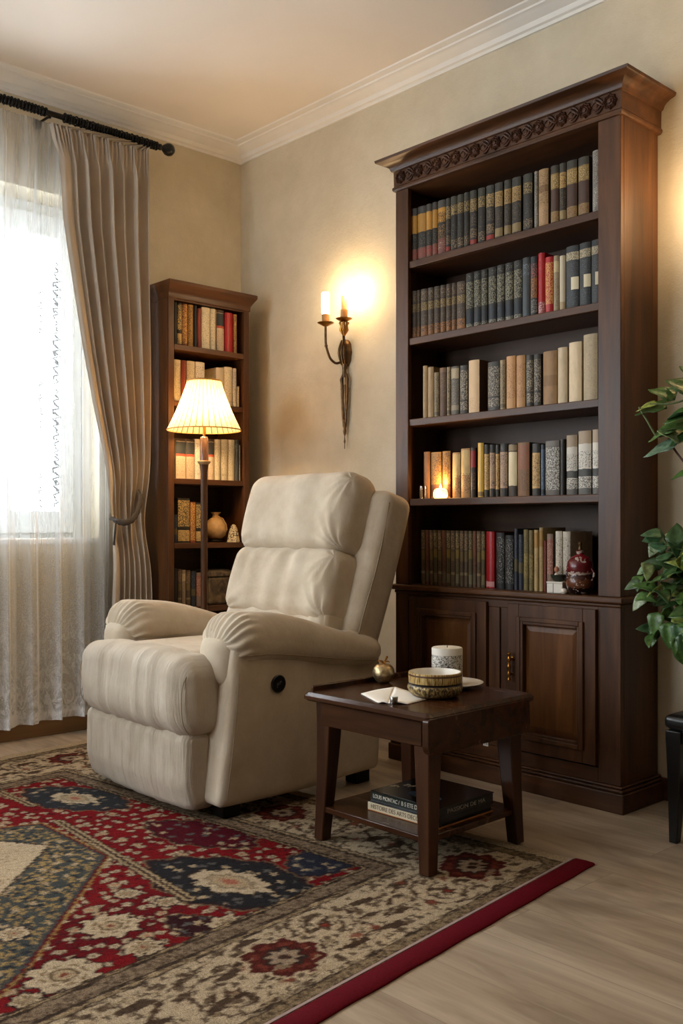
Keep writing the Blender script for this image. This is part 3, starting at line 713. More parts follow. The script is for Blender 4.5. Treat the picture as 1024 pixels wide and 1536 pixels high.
for k in range(9):
    a = k / 8; r = .004 + .026 * a ** .8; zz = .088 * (1 - a ** 1.6)
    loops.append([(r * (1 + .14 * math.cos(7 * q + a)) * math.cos(q), r * (1 + .14 * math.cos(7 * q + a)) * math.sin(q), zz) for q in np.linspace(0, 6.283, 29)[:-1]])
m.loft(loops)
tag(m.build('lace_cover', M_lace, smooth=60, loc=(c[0] + .02, c[1] + .034, sZ[3] + .0004)), 'small cone of patterned lace beside the knotted pot', 'cloth')

# ================================================================== floor lamp
LX = .48; LY = on_x(306, 650, LX)[1]
fl = thing('floor_lamp', 'lit floor lamp with pleated cream shade on a brown pole', 'lamp', (LX, LY, 0))
zb, zt = 1.378, 1.607
t = NT('pleated_shade_silk'); tc = t.gen()
tr = t.n('ShaderNodeBsdfTranslucent'); tr.inputs[0].default_value = lin('#f6dfae')
df = t.bsdf('#f0e2c0', .8, spec=.1); mx = t.n('ShaderNodeMixShader', _0=.62); t.l(df, mx.inputs[1]); t.l(tr.outputs[0], mx.inputs[2])
o2 = t.obj(); sp = t.n('ShaderNodeSeparateXYZ'); t.l(o2, sp.inputs[0])
an_ = t.math('FRACT', t.math('MULTIPLY', t.math('ARCTAN2', sp.outputs[1], sp.outputs[0]), 34 / (2 * math.pi)))
ln_ = t.ramp(t.math('ABSOLUTE', t.math('SUBTRACT', an_, .5)), [(.0, (1, 1, 1, 1)), (.05, (1, 1, 1, 1)), (.10, (0, 0, 0, 1))])
t.l(t.mix(ln_, '#f6dfae', '#7c5a2c'), tr.inputs[0]); t.l(t.mix(ln_, '#efe0bd', '#8a6a3c'), df.node.inputs['Base Color'])
M_shade = t.done(mx.outputs[0])
M_trim = plain('shade_trim', '#b98a45', .6, 0, .1)
# pleated cone
NP = 34; seg = NP * 6
def shade_r(z): 
    a = (z - zb) / (zt - zb); return .166 + (.074 - .166) * a + .006 * math.sin(a * math.pi) * -1
m = MB(); loops = []
for k in range(13):
    z = zb + .004 + (zt - zb - .008) * k / 12; r = shade_r(z); l = []
    for j in range(seg):
        a = 2 * math.pi * j / seg; u = (j % 6) / 6
        l.append(((r + (.0055 * (r / .16)) * (abs(u - .5) * 2 - .5) * 1.2) * math.cos(a), (r + (.0055 * (r / .16)) * (abs(u - .5) * 2 - .5) * 1.2) * math.sin(a), z))
    loops.append(l)
m.loft(loops, cap=False)
sh = m.build('lamp_shade', M_shade, fl, smooth=25, solid=False)
def hoop(r, z, th, name):
    pts = [(r * math.cos(a), r * math.sin(a), z) for a in np.linspace(0, 2 * math.pi, 65)]
    MB().tube(pts, th, 6).build(name, M_trim, sh, smooth=60)
hoop(.0765, zt - .003, .0042, 'shade_trim'); hoop(.167, zb + .004, .003, 'shade_trim')
# pole with a tapered collar, glass candle sleeve, harp
m = MB().lathe([(.001, 0), (.13, 0), (.135, .006), (.13, .014), (.06, .03), (.028, .045), (.02, .07), (.001, .07)], 32)
m.build('base', M_sz, fl, smooth=40)
m = MB().lathe([(.001, .068), (.0155, .07), (.0155, 1.19), (.019, 1.215), (.021, 1.225), (.001, 1.225)], 20)
m.build('pole', M_sz, fl, smooth=50)
MB().lathe([(.001, 1.2252), (.020, 1.2255), (.029, 1.233), (.031, 1.240), (.027, 1.242), (.001, 1.239)], 24).build('drip_dish', plain('pale_dish', '#b59367', .35), fl, smooth=60)
t = NT('smoky_glass_sleeve'); M_sleeve = t.done(t.bsdf('#7e5c48', .15, 0, None, .6, Transmission_Weight=.45))
MB().lathe([(.001, 1.2425), (.0185, 1.243), (.0185, 1.345), (.014, 1.352), (.001, 1.354)], 20).build('candle_sleeve', M_sleeve, fl, smooth=50)
MB().tube([(0, 0, 1.354), (0, 0, 1.42)], .006, 8).build('stem', M_brass, fl, smooth=60)
m = MB(); [m.tube([(0, 0, zt - .004), (.075 * math.cos(a), .075 * math.sin(a), zt - .004)], .0018, 6) for a in (0.3, 2.394, 4.489)]
m.tube([(0, 0, zt - .004), (.0, 0, 1.50)], .0018, 6)
m.build('shade_spider', M_brass, fl, smooth=60)
MB().lathe([(.001, 1.42), (.012, 1.425), (.024, 1.455), (.022, 1.475), (.012, 1.492), (.001, 1.497)], 16).build('bulb', glow('bulb_glow', '#ffd08a', 30), fl, smooth=60)
lamp((LX + .05, LY, 1.46), LAMP_W, (1, .64, .31), .03)
lamp((LX - .045, LY - .03, 1.46), LAMP_W, (1, .66, .33), .03)

# ================================================================== wall sconce
def sconce(X, label, power, on=True):
    r = thing('wall_sconce', label, 'wall lamp', (X, -.001, 0))
    zc = 1.755
    # fluted oval backplate
    m = MB(); L = []
    for d, s in ((0, 1), (-.010, 1), (-.02, .86), (-.027, .6), (-.03, .25), (-.031, .02)):
        L.append([(.030 * s * math.cos(a) * (1 + .05 * math.cos(9 * a)), d, zc + .062 * s * math.sin(a)) for a in np.linspace(0, 6.283, 41)[:-1]])
    m.loft(L); m.build('backplate', M_bronze, r, smooth=60)
    m = MB()
    for q in (-1, 0, 1):
        m.tube([(q * .012 + .004 * q * math.sin(a * 3.14), -.026 - .012 * math.sin(a * 3.14), zc - .058 + .116 * a) for a in np.linspace(0, 1, 9)], [.003 + .004 * math.sin(a * 3.14) for a in np.linspace(0, 1, 9)], 8)
    m.build('leaf_ornament', M_bronze, r, smooth=60)
    # drop: neck, two rods closing to a finial
    m = MB().tube([(0, -.018, zc - .055), (0, -.020, zc - .085), (0, -.018, zc - .115)], [.014, .009, .013], 10)
    for s in (-1, 1):
        m.tube([(s * .010, -.018, zc - .10), (s * .019, -.020, zc - .125), (s * .017, -.018, zc - .15), (s * .016, -.018, zc - .22), (s * .009, -.018, zc - .31), (s * .004, -.018, zc - .345)], [.0055, .009, .0072, .0065, .006, .006], 8)
        m.tube([(s * .006, -.02, zc - .15), (s * .009, -.02, zc - .22), (s * .004, -.02, zc - .30)], .0035, 6)
        for zz in (.125, .17): m.lathe([(.0005, -.006), (.007, -.002), (.007, .002), (.0005, .006)], 8, (s * .0175, -.019, zc - zz))
    m.lathe([(.0005, zc - .45), (.002, zc - .446), (.002, zc - .425), (.005, zc - .415), (.003, zc - .405), (.002, zc - .39), (.007, zc - .375), (.008, zc - .365), (.006, zc - .355), (.010, zc - .34), (.010, zc - .33), (.006, zc - .315), (.001, zc - .312)], 10, (0, -.018, 0))
    m.build('drop', M_bronze, r, smooth=60)
    for (dx, dy, zd, side) in ((-.042, -.100, 1.886, -1), (.062, -.080, 1.892, 1)):
        if side < 0:
            pts = [(-.015, -.03, zc - .045), (-.028, -.05, zc - .052), (-.040, -.075, zc - .03), (-.046, -.095, zc + .03), (dx, dy, zc + .07), (dx, dy, zd - .012)]
        else:
            pts = [(.010, -.03, zc + .035), (.022, -.045, zc + .035), (.040, -.06, zc + .05), (dx - .004, dy, zc + .075), (dx, dy, zc + .10), (dx, dy, zd - .012)]
        P = []
        for i in range(len(pts) - 1):
            for k in range(5): P.append(Vector(pts[i]).lerp(Vector(pts[i+1]), k / 5))
        P.append(Vector(pts[-1]))
        for _ in range(3): P = [P[0]] + [(P[i-1] + P[i] * 2 + P[i+1]) / 4 for i in range(1, len(P) - 1)] + [P[-1]]
        a = MB().tube(P, .006, 8)
        a.lathe([(.0005, -.008), (.008, -.003), (.008, .003), (.0005, .008)], 10, tuple(P[len(P) * 3 // 5]))
        a.build('arm', M_bronze, r, smooth=60)
        if side > 0:
            m = MB()
            for q in range(7):
                a_ = q * .9; m.tube([(dx + .004 * math.cos(a_), dy + .004 * math.sin(a_), zd - .075), (dx + .017 * math.cos(a_), dy + .017 * math.sin(a_), zd - .050), (dx + .015 * math.cos(a_), dy + .015 * math.sin(a_), zd - .030), (dx + .022 * math.cos(a_), dy + .022 * math.sin(a_), zd - .014)], [.002, .0055, .0035, .0045], 6)
            m.build('acanthus', M_brass, r, smooth=60)
        pan = MB().lathe([(.001, zd - .016), (.010, zd - .014), (.02, zd - .008), (.036, zd), (.039, zd + .003), (.034, zd + .003), (.014, zd - .003), (.001, zd - .003)], 28, (dx, dy, 0)).build('drip_pan', M_brass, r, smooth=60)
        MB().lathe([(.001, zd - .0025), (.017, zd - .002), (.0175, zd + .042), (.013, zd + .042), (.001, zd + .040)], 20, (dx, dy, 0)).build('candle_cup', plain('tan_cup', '#a9773f', .45), r, smooth=50)
        if side < 0:
            MB().lathe([(.001, zd + .0405), (.0175, zd + .041), (.019, zd + .07), (.0195, zd + .135), (.017, zd + .142), (.001, zd + .143)], 20, (dx, dy, 0)).build('candle_bulb', glow('candle_bulb_glow', '#fff1d8', 9 if on else 2), r, smooth=50)
            lamp((X + dx, dy, zd + .175), power * .22, (1, .70, .38), .02)
        else:
            MB().lathe([(.001, zd + .0405), (.0125, zd + .041), (.0125, zd + .108), (.001, zd + .109)], 20, (dx, dy, 0)).build('candle_sleeve', plain('tan_sleeve', '#b98d5c', .6), r, smooth=50)
            MB().lathe([(.001, zd + .1095), (.008, zd + .111), (.012, zd + .122), (.008, zd + .136), (.001, zd + .148)], 16, (dx, dy, 0)).build('flame_bulb', glow('flame_bulb_glow', '#ffe2a8', 40), r, smooth=60)
            lamp((X + dx + .024, dy - .004, zd + .120), power, (1, .66, .32), .035)
    return r
sconce(.826, 'bronze wall sconce with two candle lights on the beige wall', SCONCE_W)
sconce(2.665, 'bronze wall sconce right of the tall bookcase, beyond the frame edge', SCONCE_W * 2.0)

# ================================================================== curtains
RZ = 2.763; RXp = .13
rod = thing('curtain_rod', 'black ribbed curtain rod with round finial above the window', 'curtain rod', (RXp, 0, RZ))
y0, y1 = -2.55, -.575
MB().tube([(0, y0, 0), (0, y1, 0)], .0125, 14).build('pole', M_black, rod, smooth=60)
for yy, s in ((y1, 1), (y0, -1)):
    MB().lathe([(.001, -.012), (.014, -.011), (.016, -.003), (.010, .006), (.016, .014), (.028, .030), (.031, .045), (.027, .060), (.014, .072), (.001, .075)], 20, (0, yy, 0), axis='y', mi=0).build('finial', M_leather, rod, smooth=60) if s > 0 else \
    MB().lathe([(.001, .012), (.014, .011), (.016, .003), (.010, -.006), (.016, -.014), (.028, -.030), (.031, -.045), (.027, -.060), (.014, -.072), (.001, -.075)], 20, (0, yy, 0), axis='y').build('finial', M_leather, rod, smooth=60)
ringv = [-.60 - i * .0135 for i in range(36)] + [-1.165 - i * .0155 for i in range(16)]
for i, yy in enumerate(ringv):
    tl = .25 * math.sin(i * 2.3)
    pts = [((.0165 + .002 * math.sin(i * 5.1)) * math.cos(a), yy + .004 * tl * math.cos(a), (.0175 + .002 * math.sin(i * 3.3)) * math.sin(a)) for a in np.linspace(0, 6.283, 17)]
    MB().tube(pts, .0042, 6).build('curtain_ring', M_black, rod, smooth=60)
for yy in (-1.142, -2.35):
    m = MB().tube([(-RXp + .004, yy, -.01), (-.02, yy, -.01), (0, yy, -.017)], .006, 8); m.lathe([(.001, 0), (.022, 0), (.02, .006), (.001, .007)], 16, (-RXp + .001, yy, -.01), axis='x')
    m.build('bracket', M_black, rod, smooth=50)

t = NT('taupe_drape_cloth'); o_ = t.obj()
c_ = t.ramp(t.noise(o_, 7, 4), [(.3, '#b8ab9b'), (.7, '#c6baaa')])
wv = t.noise(t.mapping(o_, (300, 300, 900)), 1, 2)
b1 = t.bsdf(c_, .75, 0, t.bump(wv, .15, .001), .3, Sheen_Weight=.3)
tl = t.n('ShaderNodeBsdfTranslucent'); tl.inputs[0].default_value = lin('#a08c72')
mx = t.n('ShaderNodeMixShader', _0=.12); t.l(b1, mx.inputs[1]); t.l(tl.outputs[0], mx.inputs[2]); M_drape = t.done(mx.outputs[0])
def cloth(name, fn, nu, nv, mat, parent=None, thick=.0016):
    us = np.linspace(0, 1, nu); vs = np.linspace(0, 1, nv); m = MB()
    pts = [fn(u, v) for v in vs for u in us]
    fs = [(j*nu+i, j*nu+i+1, (j+1)*nu+i+1, (j+1)*nu+i) for j in range(nv-1) for i in range(nu-1)]
    m.add(pts, fs); o = m.build(name, mat, parent, smooth=180, solid=False)
    if thick:
        s = o.modifiers.new('cloth_thickness', 'SOLIDIFY'); s.thickness = thick; s.offset = 0
    return o
ZT, ZTIE = 2.735, 1.0
left_tab = [(2.735, -1.148), (2.68, -1.132), (2.56, -1.112), (2.30, -1.095), (2.05, -1.058), (1.75, -1.012), (1.50, -.962), (1.26, -.905), (1.12, -.872), (1.02, -.850), (.95, -.842), (.85, -.850), (.6, -.865), (.03, -.885)]
def ltab(z):
    for (za, ya), (zb_, yb) in zip(left_tab[:-1], left_tab[1:]):
        if za >= z >= zb_: return ya + (yb - ya) * (za - z) / (za - zb_)
    return left_tab[-1][1]
def smooth01(a): a = min(1, max(0, a)); return a * a * (3 - 2 * a)
def drape(u, v):
    z = 2.737 + (.022 - 2.737) * v
    yl = ltab(z); yr = -.645 + .016 * math.exp(-((z - 1.0) / .5) ** 2) * -1
    y = yl + (yr - yl) * u
    tie = math.exp(-((z - .985) / .16) ** 2)
    head = smooth01((z - 2.56) / .12)
    A = .030 * (1 - .45 * tie) * (1 - .8 * head)
    u2 = max(0, (u - .13) / .87)
    ph = 2 * math.pi * 6.5 * (u2 ** .95) + .35 * math.sin(2.1 * z + 4 * u)
    fold = math.sin(ph) + .25 * math.sin(2 * ph + 1.0) * math.sin(1.3 * z) + .18 * math.sin(.5 * ph + 2 + z)
    env = smooth01((u - .03) / .17)
    x = .142 + A * fold * env + (1 - env) * .030 * (1 - head) + .02 * (1 - tie) * smooth01((2.4 - z) / .8) - .025 * tie
    g = head * (.0085 * math.sin(2 * math.pi * 34 * u + 2 * math.sin(4 * z)) )
    x += g
    # folds sweep toward the tie-back
    x += .012 * tie * math.sin(2 * math.pi * 5 * u + 8 * z)
    y += .006 * math.cos(ph) * env
    lead = math.exp(-(u / .03) ** 2)
    x -= .012 * lead
    top = smooth01((z - 2.70) / .035); x += .006 * math.sin(2 * math.pi * 17 * u) * top
    return (x, y, z)
cu = thing('drape', 'heavy taupe drape tied back at the right of the window', 'curtain', (0, 0, 0))
cloth('drape_cloth', drape, 260, 150, M_drape, cu)
# tie-back band
tb = thing('tieback', 'dark braided tieback holding the taupe drape', 'tieback', (0, 0, 0))
pt = [(.15, -.852, .985), (.185, -.846, .972), (.200, -.828, .962), (.203, -.80, .962), (.198, -.77, .975), (.19, -.745, 1.0), (.18, -.722, 1.04), (.165, -.705, 1.085), (.14, -.698, 1.11), (.06, -.69, 1.115), (.012, -.69, 1.115)]
P = []
for i in range(len(pt) - 1):
    for k in range(6): P.append(Vector(pt[i]).lerp(Vector(pt[i+1]), k / 6))
P.append(Vector(pt[-1]))
for _ in range(4): P = [P[0]] + [(P[i-1] + P[i] * 2 + P[i+1]) / 4 for i in range(1, len(P) - 1)] + [P[-1]]
M_band = plain('dark_braid', '#35302e', .7, 0, .3, 120, .4)
m = MB(); L = []
for i, p in enumerate(P):
    tdir = (P[min(i+1, len(P)-1)] - P[max(i-1, 0)]).normalized(); nrm = Vector((1, 0, 0)); nrm = (nrm - tdir * nrm.dot(tdir)).normalized() if abs(tdir.x) < .95 else Vector((0, 1, 0))
    bi = tdir.cross(nrm).normalized(); w_ = .014 + .0015 * math.sin(i * 1.4)
    L.append([p + bi * w_ * math.cos(a) + nrm * .004 * math.sin(a) for a in np.linspace(0, 6.283, 13)[:-1]])
m.loft(L); m.build('band', M_band, tb, smooth=70)
m = MB().tube([(.012, -.69, 1.115), (.004, -.69, 1.115)], .007, 10); m.lathe([(.001, 0), (.014, .0005), (.012, .008), (.001, .010)], 14, (.0005, -.69, 1.115), axis='x')
m.build('wall_hook', M_black, tb, smooth=60)
m = MB().tube([(.190, -.850, .972), (.185, -.852, .93), (.175, -.853, .86)], [.004, .005, .0055], 8); m.build('tassel', M_band, tb, smooth=60)

# sheer panel with embroidered lower half
t = NT('white_sheer_voile'); o_ = t.obj(); sp = t.n('ShaderNodeSeparateXYZ'); t.l(o_, sp.inputs[0]); z = sp.outputs[2]
thr = t.noise(t.mapping(o_, (20, 420, 6)), 1, 2)
emb = t.noise(t.mapping(o_, (30, 26, 16)), 1, 4, .6, 1.8)
low = t.ramp(z, [(.0, (1, 1, 1, 1)), (.10, (.85, .85, .85, 1)), (.30, (.35, .35, .35, 1)), (.62, (.0, .0, .0, 1))])
lwf = t.n('ShaderNodeLayerWeight', _Blend=.5); op = t.math('MULTIPLY_ADD', thr, .12, .22); op = t.math('ADD', op, t.math('MULTIPLY', t.math('POWER', lwf.outputs['Facing'], 1.6), .75)); spk_ = t.noise(t.mapping(o_, (160, 160, 160)), 1, 2); op = t.math('ADD', op, t.math('MULTIPLY', t.ramp(z, [(.70, (.10, .10, .10, 1)), (.84, (0, 0, 0, 1))]), t.ramp(spk_, [(.45, (0, 0, 0, 1)), (.55, (1, 1, 1, 1))])))
em = t.math('MULTIPLY', low, t.math('MULTIPLY', t.ramp(emb, [(.45, (0, 0, 0, 1)), (.56, (1, 1, 1, 1))]), .5))
hem = t.ramp(z, [(.11, (.3, .3, .3, 1)), (.125, (0, 0, 0, 1))])
op = t.math('ADD', op, t.math('ADD', em, hem)); op = t.math('MINIMUM', op, .95)
d1 = t.n('ShaderNodeBsdfDiffuse'); d1.inputs[0].default_value = lin('#e8eaec'); t1 = t.n('ShaderNodeBsdfTranslucent'); t1.inputs[0].default_value = lin('#eef1f3')
m1 = t.n('ShaderNodeMixShader', _0=.14); t.l(d1.outputs[0], m1.inputs[1]); t.l(t1.outputs[0], m1.inputs[2])
tp = t.n('ShaderNodeBsdfTransparent'); m2 = t.n('ShaderNodeMixShader'); t.l(op, m2.inputs[0]); t.l(tp.outputs[0], m2.inputs[1]); t.l(m1.outputs[0], m2.inputs[2])
M_sheer = t.done(m2.outputs[0])
def sheer(u, v):
    zt_ = 2.742; zb_ = .066 + .012 * math.sin(9 * u)
    z = zt_ + (zb_ - zt_) * v
    y = -2.45 + (-.80 + 2.45) * u
    head = smooth01((z - 2.60) / .10)
    ph = 2 * math.pi * 13.5 * u + .7 * math.sin(1.0 * z + 7 * u)
    A = (.021 + .006 * v) * (1 - .8 * head)
    x = .062 + A * (math.sin(ph) + .3 * math.sin(2.3 * ph + 1)) + head * .003 * math.sin(2 * math.pi * 75 * u)
    x += .020 * smooth01((z - 2.2) / .5)
    y += .008 * math.cos(ph)
    return (x, y, z)
sc_ = cloth('sheer_curtain', sheer, 420, 90, M_sheer, None, 0)
tag(sc_, 'white sheer curtain hanging over the bright window', 'curtain')
# dark knotted cords hanging in the window
for i, (px, lab) in enumerate(((84, 'dark knotted cord in the window, next to the drape'), (61, 'fainter dark knotted cord left of the other in the window'))):
    a = on_x(px, 392, -.03); b = on_x(px, 762, -.03)
    m = MB().tube([(0, 0, a[2]), (0, 0, b[2])], .0016 if i == 0 else .0012, 5)
    z = a[2] - .02; k = 0
    while z > b[2] + .01:
        s = (1.0 if i == 0 else .6) * (1.2 + .7 * math.sin(k * 2.7) ** 2)
        m.tube([(0, -.004 * s + .003 * math.sin(k), z + .013 * s), (.002, .010 * s, z + .004), (0, -.009 * s, z - .005), (0, .008 * s * math.cos(k * 1.7), z - .015 * s)], .0034 * s, 5)
        z -= .030 + .018 * math.sin(k * 1.9) ** 2 if i == 0 else .06; k += 1
    m.tube([(0, 0, a[2]), (0, 0, 2.405), (-.02, 0, 2.409)], .0009, 5)
    tag(m.build('window_cord', M_black, smooth=60, loc=(-.03, a[1], 0)), lab, 'cord')
# ================================================================== recliner
t = NT('cream_chair_fabric'); o_ = t.obj()
c_ = t.ramp(t.noise(o_, 9, 5, .6), [(.3, '#b7a68e'), (.55, '#c4b59f'), (.75, '#cdbfaa')])
fine = t.noise(o_, 520, 2); mid = t.noise(o_, 42, 4, .6)
hh = t.math('ADD', t.math('MULTIPLY', fine, .35), mid)
M_cloth = t.done(t.bsdf(c_, .82, 0, t.bump(hh, .25, .008), .25, Sheen_Weight=.15, Sheen_Roughness=.5))
t = NT('cream_chair_fabric_streaked'); o_ = t.obj()
c_ = t.ramp(t.noise(o_, 9, 5, .6), [(.3, '#bbac96'), (.55, '#c8baa6'), (.75, '#d0c4b1')])
fine = t.noise(o_, 520, 2); st = t.noise(t.mapping(o_, (55, 8, 3.0)), 1, 6, .66, .6)
hh = t.math('ADD', t.math('MULTIPLY', fine, .2), st)
M_streak = t.done(t.bsdf(c_, .8, 0, t.bump(hh, .7, .02), .25, Sheen_Weight=.2, Sheen_Roughness=.5))
M_seam = plain('seam_thread', '#8f7d63', .8, 0, .1, 200)
ch = thing('recliner', 'cream fabric recliner armchair with padded arms on the patterned rug', 'armchair', (1.215, -.925, 0), R(-1.5))
CHR = Matrix.Rotation(R(2.5), 4, 'Z')
def s01(a): a = np.clip(a, 0, 1); return a * a * (3 - 2 * a)

# side panels under the arms
for s in (-1, 1):
    def dfm(P, s=s):
        q = P.copy(); zn = (P[:, 2] + .24) / .48
        q[:, 0] += s * .010 * np.sin(np.clip(zn, 0, 1) * np.pi) * s01((s * P[:, 0]) / .05)
        q[:, 0] += s * .0025 * sn(P[:, 1] * 9, P[:, 2] * 6, 5 + s) * (s * P[:, 0] > .05)
        q[:, 1] += .055 * s01((.05 - P[:, 1]) / .4) * np.clip((P[:, 2] + .24) / .48, 0, 1)     # front edge leans back upward
        q[:, 0] -= s * .055 * s01((P[:, 1] + .1) / .5) * (s * P[:, 0] > 0)                      # narrower towards the back
        return q
    cush('arm_panel', (s * .338, .0, .31), (.092, .375, .26), .026, 26, M_cloth, ch, dfm)
    # stitched seam along the front corner of the panel
    pts = [(s * (.4315 + .010 * math.sin((.01 + .4 * k / 14) / .48 * 3.14)), -.350 + .055 * (.01 + .4 * k / 14) / .48, .080 + .40 * k / 14) for k in range(15)]
    MB().tube(pts, .0016, 6).build('seam', M_seam, ch, smooth=60)
# rounded fronts below the arm pads
for s in (-1, 1):
    def dfm(P, s=s):
        q = P.copy(); rr = np.hypot(P[:, 0] / .085, (P[:, 2]) / .1)
        q[:, 1] -= .010 * np.clip(1 - rr, 0, 1) * (P[:, 1] < 0)
        return q
    cush('arm_front', (s * .330, -.298, .508), (.082, .052, .085), .05, 18, M_cloth, ch, dfm)
# arm pads
for s in (-1, 1):
    def dfm(P, s=s):
        q = P.copy(); y = P[:, 1]; tt = np.clip((y + .345) / .69, 0, 1)
        front = s01((.10 - tt) / .10)
        zs = 1 - .42 * s01((tt - .25) / .75)
        q[:, 2] = P[:, 2] * zs
        q[:, 2] += -.085 * s01((tt - .12) / .88) * 1.0
        q[:, 2] -= .012 * front
        q[:, 0] = P[:, 0] * (1 - .10 * s01((tt - .5) / .5)) + s * .004
        # outside drops a little lower than the inside, bottom edge tucked
        low = s01((-P[:, 2]) / .08)
        q[:, 2] -= .012 * s01(s * P[:, 0] / .12) * low * (1 - .6 * tt)
        # arch of the front face: lower middle pulled up round the scroll
        arch = np.clip(1 - (P[:, 0] / .095) ** 2, 0, 1)
        q[:, 2] += .055 * arch * s01((.16 - tt) / .10) * s01((-P[:, 2] + .03) / .09)
        # gathers radiating at the front end
        ang = np.arctan2(P[:, 2] + .06, P[:, 0]); rad = np.hypot(P[:, 0], P[:, 2] + .06)
        gm = s01((.17 - tt) / .11) * s01((rad - .055) / .03)
        gat = .0038 * np.sin(ang * 30 + 1.5 * np.sin(ang * 7)) * gm
        L = np.stack([P[:, 0], np.zeros_like(y), P[:, 2] + .06], 1); L /= np.maximum(np.linalg.norm(L, axis=1, keepdims=True), 1e-6)
        q += L * gat[:, None]; q[:, 1] -= gat * .7
        q[:, 2] += .004 * sn(P[:, 0] * 14, y * 9, 21 + s) * s01(P[:, 2] / .05)
        return q
    cush('armrest', (s * .332, .012, .578), (.117, .345, .083), .078, 52, M_cloth, ch, dfm)
    # seam line along the outside of the pad
    pts = []
    for k in range(25):
        y = -.29 + .58 * k / 24; tt = (y + .345) / .69
        w_ = .117 * (1 - .10 * float(s01((tt - .5) / .5)))
        zz = .578 - .047 * (1 - .42 * float(s01((tt - .25) / .75))) - .085 * float(s01((tt - .12) / .88))
        pts.append((s * (.332 + w_ - .0035) + s * .004, y + .012, zz))
    MB().tube(pts, .0022, 6).build('seam', M_seam, ch, smooth=60)

# seat between the arms, front roll and footrest
cush('seat_cushion', (0, -.05, .44), (.238, .32, .082), .05, 24, M_cloth, ch,
     lambda P: P + np.stack([0 * P[:, 0], 0 * P[:, 0], .012 * np.cos(P[:, 0] / .24 * 1.5) * (P[:, 2] > 0) + .003 * sn(P[:, 0] * 20, P[:, 1] * 9, 3)], 1))
def dfm(P):
    q = P.copy(); x = P[:, 0] / .362; z = P[:, 2] / .128
    q[:, 1] -= .016 * (1 - x ** 2) * s01((.6 - z) / 1.2)
    q[:, 2] += .014 * (1 - x ** 2) * (z > 0) * 1.0
    up = s01((z + .2) / 1.2); q[:, 1] += .018 * s01(-z) 
    fold = sn(P[:, 0] * 26, P[:, 2] * 5 + P[:, 1] * 4, 31) * .0030 + sn(P[:, 0] * 60, P[:, 2] * 8, 32) * .0035
    fold += .0028 * np.sin(P[:, 0] * 95 + 2 * np.sin(P[:, 0] * 21)) * s01((-z - .35) / .5)
    m_ = s01((1 - np.abs(x)) / .12)
    q[:, 1] -= fold * m_; q[:, 2] += fold * .6 * m_ * (z > .4)
    return q
cush('seat_front', (.010, -.392, .397), (.360, .090, .128), .066, 58, M_streak, ch, dfm)
def dfm(P):
    q = P.copy(); x = P[:, 0] / .348; z = P[:, 2] / .13
    q[:, 1] += .022 * s01((-z - .2) / .8) - .012 * (1 - x ** 2)
    q[:, 2] -= .006 * (1 - x ** 2) * (z < 0)
    fold = sn(P[:, 0] * 30, P[:, 2] * 4, 41) * .0028 + sn(P[:, 0] * 62, P[:, 2] * 6, 43) * .003 + .004 * np.sin(P[:, 0] * 88 + 2 * np.sin(P[:, 0] * 17)) * s01((z - .2) / .7)
    q[:, 1] -= fold * s01((1 - np.abs(x)) / .1) * (P[:, 1] < 0.02)
    return q
cush('footrest', (-.004, -.392, .158), (.346, .056, .128), .034, 54, M_streak, ch, dfm)
for s in (-1, 1):     # gusset seams at the ends
    pts = [(s * .347 + .010, -.470 + .030 * (1 - math.sin(k / 12 * 3.14)) ** 2, .285 + .20 * k / 12) for k in range(13)]
    MB().tube(pts, .0016, 6).build('seam', M_seam, ch, smooth=60)

# reclined back
BA = R(16.5); BY, BZ = .268, .480
def bk_(Q):
    x, tt, s = Q[:, 0], Q[:, 1], Q[:, 2]
    return np.stack([x + .012, BY + s * math.sin(BA) + tt * math.cos(BA), BZ + s * math.cos(BA) - tt * math.sin(BA)], 1)
def dfm(P):
    q = P.copy(); s = P[:, 2] / .33
    q[:, 0] *= 1 - .05 * s01(-s) + .01 * s
    q[:, 1] += .012 * (1 - (P[:, 0] / .385) ** 2) * (P[:, 1] > 0)
    q[:, 0] += np.sign(P[:, 0]) * .003 * sn(P[:, 2] * 9, P[:, 1] * 6, 9)
    return q
cush('back_shell', (0, .02, .285), (.384, .082, .335), .05, 30, M_cloth, ch, dfm, bk_)
def puff(hx, hs, seed, fold_top=0, fold_bot=0, amp=.0060):
    def f(P):
        q = P.copy(); x = P[:, 0] / hx; s = P[:, 2] / hs
        fr = s01((-P[:, 1] + .03) / .09)
        q[:, 1] -= (.012 * (1 - x ** 2) + .010 * (1 - s ** 2)) * fr
        w = sn(P[:, 0] * 13, P[:, 2] * 8, seed) * .0042 + sn(P[:, 0] * 34, P[:, 2] * 14, seed + 1) * .0034
        w += amp * sn(P[:, 0] * 46, P[:, 2] * 3, seed + 2) * (fold_bot * s01((-s + .1) / .9) + fold_top * s01((s + .1) / .9))
        # creases fanning from the right-hand corners
        for (cx, cs, g) in ((.95, -.9, 1), (.95, .75, .7), (-.95, -.9, .6)):
            dx = P[:, 0] - cx * hx; ds = P[:, 2] - cs * hs; r = np.hypot(dx, ds); a = np.arctan2(ds, dx)
            w += g * .0065 * np.sin(a * 11 + 2 * np.sin(3 * a)) * np.exp(-(r / .13) ** 2) * s01(r / .03)
        q[:, 1] -= w * fr
        return q
    return f
cush('headrest_cushion', (0, -.094, .500), (.318, .088, .162), .070, 46, M_cloth, ch, puff(.318, .162, 61, 0, .4), bk_)
cush('lumbar_cushion', (0, -.092, .222), (.316, .084, .140), .058, 46, M_cloth, ch, puff(.316, .140, 71, .9, .25), bk_)
cush('lower_back_cushion', (0, -.088, .062), (.312, .066, .085), .045, 26, M_cloth, ch, puff(.312, .085, 81, .2, 0), bk_)
